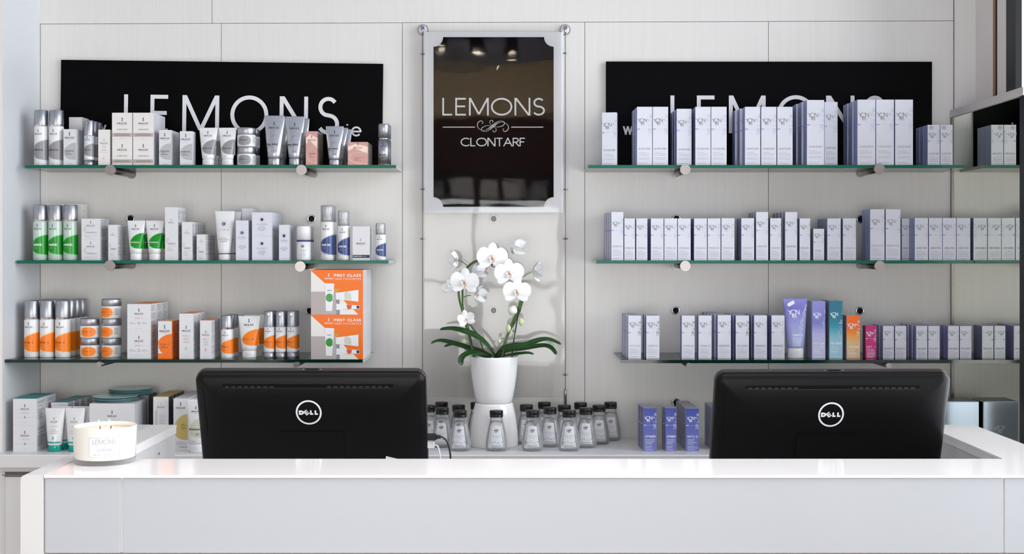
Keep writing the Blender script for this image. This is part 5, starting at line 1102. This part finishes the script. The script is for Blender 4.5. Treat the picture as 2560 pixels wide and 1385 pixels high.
# ------------------------------------------------------------------ the two computers seen from behind
def rrect(w_, h_, r, i, n=8, taper=0):
    x, z = w_/2-i, h_/2-i; r = max(r-i, .004); P_ = []
    for cx, cz, a0 in ((x-r, z-r, 0), (-x+r, z-r, 90), (-x+r, -z+r, 180), (x-r, -z+r, 270)):
        for k in range(n+1): a = radians(a0+90*k/n); P_.append((cx+r*cos(a), cz+r*sin(a)))
    return P_
def computer(pxc, pyt, wpx, D_, lean, yaw, label, cables=True):
    ws = LEN(wpx, D_); hs = .365; root = empty('all_in_one_computer', (PX(pxc, D_), D_, PZ(pyt, D_))); root.rotation_euler = (radians(lean), 0, radians(yaw))
    # local frame: x across, z up the back (0 at the top edge), -y towards the viewer
    zc = -hs/2
    def ring(i, y, r=.026): return [(a, y, b+zc) for a, b in rrect(ws, hs, r, i)]
    m_ = MB(); m_.loft([ring(.003, .010), ring(0, .007), ring(0, -.004), ring(.0015, -.0065)], 'monitor_edge'); link('bezel', m_.mesh('bezel'), root)
    m_ = MB(); m_.box(-ws/2+.015, ws/2-.015, .0101, .0106, zc-hs/2+.03, zc+hs/2-.015, 'screen_dark'); link('screen', m_.mesh('screen'), root)
    m_ = MB(); m_.loft([ring(.0022, -.0066), ring(.0005, -.009), ring(.0012, -.016), ring(.006, -.0225), ring(.016, -.0275), ring(.034, -.032), ring(.06, -.0355), ring(.10, -.038)], 'monitor_black', cap0=False); link('back_shell', m_.mesh('back_shell'), root)
    sx = lambda p: (p-777)/574*ws          # along the back, measured on the left machine
    sz = lambda p: -(p-922)/574*ws*1.045
    def bulge(u, v):                        # depth of the shell at a point
        dd = min(ws/2-abs(u), -v, hs+v); tb = [(0, .0066), (.006, .0225), (.016, .0275), (.034, .032), (.06, .0355), (.10, .038), (9, .038)]
        for (a, b), (c, d_) in zip(tb, tb[1:]):
            if dd <= c: return b+(d_-b)*(dd-a)/(c-a)
    Pm = lambda mb_: Printer(mb_, lambda u, v, e_: (u, -bulge(u, v)-e_, v), .02)
    v0, v1 = sz(948), sz(956.5); a0, a1 = sx(561), sx(984)
    m_ = MB(); P = Pm(m_); P.rect(a0, v1, a1, v0, 'monitor_dark', .0008); P.rect(a0, v1-.0012, a1, v1, 'monitor_edge', .0012)
    for k in range(26):
        u = a0+.006+(a1-a0-.012)*k/26
        if .27 < k/26 < .58: continue
        P.rect(u, v1+.0012, u+.010, v0-.0045, 'monitor_slat', .0013)
    link('vent', m_.mesh('vent'), root)
    m_ = MB(); P = Pm(m_); lc, lz = sx(772), sz(1018.5); k = LEN(1, D_)*.995
    P.quads(ribbon(arc(lc, lz, 30.3*k, 31*k, 0, 360, 48), 4.4*k), 'logo_white', .0012)
    for ch, a, b in (('D', 747.5, 760), ('L', 775.2, 785.2), ('L', 786.7, 797)):
        gw, st = GL[ch]; th = 4.2*k; X0, X1 = sx(a)+th/2, sx(b)-th/2; Z0, Z1 = lz-6.0*k+th/2, lz+6.0*k-th/2
        P.quads(glyph_q([[(X0+(X1-X0)*p/gw, Z0+(Z1-Z0)*q) for p, q in s] for s in st], th, Z0, Z1), 'logo_white', .0014)
    ex, ez = sx(767), lz+.5*k; c_, n_ = cos(radians(38)), sin(radians(38))
    for s in ([(4.2, 5), (-4.2, 5), (-4.2, -5), (4.2, -5)], [(-4.2, 0), (4, 0)]):
        P.quads(ribbon([(ex+(a*c_-b*n_)*k, ez+(a*n_+b*c_)*k) for a, b in s], 3.0*k), 'logo_white', .0014)
    link('logo', m_.mesh('logo'), root)
    m_ = MB(); c0, c1, ct = sx(693), sx(857), sz(1068); y_ = -.0385
    m_.prism([(c0, -hs+.02), (c1, -hs+.02), (c1, ct-.006), (c1-.006, ct), (c0+.006, ct), (c0, ct-.006)], y_-.0016, -.036, 'monitor_black', 'monitor_seam'); link('stand_cover', m_.mesh('stand_cover'), root)
    m_ = MB(); P = Pm(m_); P.line([(-ws/2+.004, sz(957)), (-ws/2+.018, sz(958)), (-ws/2+.0215, sz(962)), (-ws/2+.0235, sz(1084)), (-ws/2+.0215, sz(1088)), (-ws/2+.004, sz(1086))], .0011, 'monitor_seam', .0006); P.line(arc(-ws/2+.012, sz(1010), .0018, .009, 0, 360, 16), .0006, 'monitor_seam', .0006); link('side_bay', m_.mesh('side_bay'), root)
    m_ = MB(); m_.box(-.012, .018, -.0045, .001, -.0006, .0006, 'monitor_dark'); m_.box(.008, .014, -.003, -.001, 0, .0012, 'monitor_dark'); m_.rodh((-.019, -.002, -.001), (-.019, -.002, .0006), .0013, 'chrome', 8); m_.rodh((.025, -.002, -.001), (.025, -.002, .0006), .0013, 'chrome', 8); link('webcam_slider', m_.mesh('webcam_slider'), root)
    # foot, kept upright on the desk
    M_ = Matrix.Rotation(radians(yaw), 4, 'Z') @ Matrix.Rotation(radians(lean), 4, 'X')
    zw = PZ(pyt, D_)-.83; inv = M_.to_3x3().inverted(); m_ = MB()
    cen = M_.to_3x3() @ Vector((0, -.02, -hs*.62))
    pts = [cen, cen+Vector((0, .01, -.08)), Vector((cen.x, cen.y-.01, -zw+.012))]
    m_.tube([inv @ p for p in pts], [.02, .018, .018], 'monitor_black', 12)
    base = [inv @ Vector((cen.x+.11*cos(t*pi/12), cen.y+.01+.08*sin(t*pi/12), -zw+.001)) for t in range(24)]; top = [inv @ Vector((cen.x+.11*cos(t*pi/12), cen.y+.01+.08*sin(t*pi/12), -zw+.011)) for t in range(24)]
    m_.loft([base, top], 'monitor_black', smooth=False); link('foot', m_.mesh('foot'), root)
    tag(root, label, 'computer', 'black all-in-one computers on the desk'); return root
computer(777.5, 922.5, 575.5, 3.13, 19, .0, 'left black all-in-one computer seen from behind, cables plugged in its side')
computer(2081, 925, 590, 3.06, 18, 1.5, 'right black all-in-one computer seen from behind beside the blue cartons')
def cable(name, plug, pts, r, mt, dy, lab, w_, h_):
    Dc = 3.145; e = empty(name, (PX(plug[0], Dc), Dc+dy, PZ((plug[1]+plug[3])/2, Dc))); a = e.location; m_ = MB()
    x1_ = PX(plug[2], Dc)-a.x; z_ = LEN((plug[3]-plug[1])/2, Dc); m_.bbox(0, x1_*.72, -.004, .004, -z_, z_, mt, .0012)
    if mt == 'cable_black': m_.rodh((x1_*.7, 0, 0), (x1_*.86, 0, 0), z_*.62, mt, 12); m_.rodh((x1_*.85, 0, 0), (x1_*.87, 0, 0), z_*.8, mt, 12); m_.rodh((x1_*.9, 0, 0), (x1_*1.06, 0, 0), z_*.55, mt, 12)
    link('plug', m_.mesh('plug'), e); m_ = MB(); c = catmull([(PX(p, Dc)-a.x, 0, PZ(q, Dc)-a.z) for p, q in pts], 6); m_.tube(c, r, mt, 8); link('cord', m_.mesh('cord'), e); tag(e, lab, 'cable', 'cables of the left computer')
cable('usb_cable', (1068, 1083.5, 1100, 1100.5), [(1099, 1091.5), (1108, 1094), (1118, 1105), (1124, 1125), (1126.5, 1148), (1127, 1200), (1110, 1260)], .0022, 'cable_black', 0, 'black plug and cable in the side of the left computer', 0, 0)
cable('usb_cable', (1068, 1105.5, 1092, 1122), [(1086, 1114), (1093, 1117), (1097, 1128), (1100, 1150), (1101, 1200), (1098, 1260)], .0019, 'cable_white', .012, 'white plug and cable in the side of the left computer', 0, 0)
mb = MB(); D = 2.86; v = [(PX(940, D), D, .9), (PX(1020, D), D, .9), (PX(1006, D), D, PZ(1150, D)), (PX(965, D), D, PZ(1140.5, D))]
mb.face(v, 'label_white'); mb.face([(a, b+.0008, c) for a, b, c in reversed(v)], 'label_white')
for i in range(4): a, b = v[i], v[(i+1) % 4]; mb.face([a, (a[0], a[1]+.0008, a[2]), (b[0], b[1]+.0008, b[2]), b], 'label_white')
mb.box(PX(940, D), PX(1020, D), D-.02, D+.03, .83, .9, 'cab_white')
tag(link('note_pad', mb.mesh('note_pad')), 'corner of a white note sheet peeking above the counter, before left computer', 'note')

# ------------------------------------------------------------------ candle
DC = 2.765; R = LEN(76.5, DC); ca = empty('candle', (PX(263, DC), DC, ZC)); hC = .0805
mb = MB(); mb.lathe([(R*.935, 0), (R*.955, .002), (R*.957, .0095), (R*.958, .011)], 'candle_glass', n=64); link('glass_base', mb.mesh('glass_base'), ca)
mb = MB(); mb.lathe([(R*.945, .0105), (R*.965, .013), (R*.985, hC*.5), (R, hC-.001), (R-.0015, hC), (R-.003, hC-.0012), (R-.0035, hC-.010)], 'candle_white', n=64, cap1=False)
P = Printer(mb, lambda u, v, e: ((R*(.965+.035*v/hC)+e)*sin(u/R), -(R*(.965+.035*v/hC)+e)*cos(u/R), v), .006)
u0 = -.0145; u1 = .0535; b0 = .018; b1 = .063; um = (u0+u1)/2
P.rect(u0, b0, u1, b1, 'sticker', .0005); P.line([(u0+.0015, b0+.0015), (u1-.0015, b0+.0015), (u1-.0015, b1-.0015), (u0+.0015, b1-.0015), (u0+.0015, b0+.0015)], .0007, 'print_grey', .0009)
P.text('LEMONS', um, .0475, .0105, 'print_grey', .09, .2, .048, e=.0009); P.rect(um-.025, .0413, um-.0065, .0417, 'print_grey', .0009); P.rect(um+.0065, .0413, um+.025, .0417, 'print_grey', .0009); flourish(P, um, .0415, .00013, 'print_grey', .0009)
P.text('CLONTARF', um, .0325, .0055, 'print_grey', .11, .16, .031, e=.0009); P.text('LIME, BASIL & MANDARIN', um, .0235, .0032, 'print_grey', .12, .25, .049, e=.0009)
link('jar', mb.mesh('jar'), ca)
mb = MB(); mb.lathe([(R-.0036, hC-.0095), (R*.72, hC-.0088), (R*.62, hC-.0105)], 'wax', n=48); link('wax', mb.mesh('wax'), ca)
for dx, dy in ((-.0098, -.004), (.0112, .004)):
    m_ = MB(); m_.tube([(dx, dy, hC-.0105), (dx, dy, hC-.004), (dx-.0012, dy, hC-.001)], .0013, 'wick', 8); wk = link('wick', m_.mesh('wick'), ca)
    m_ = MB(); m_.lathe([(.0004, hC-.004), (.002, hC-.001), (.0025, hC+.002), (.0014, hC+.007), (.0002, hC+.012)], 'flame', n=12, cx=dx-.003, cy=dy); link('flame', m_.mesh('flame'), wk)
tag(ca, 'large white two-wick candle burning on the left end of the counter', 'candle')
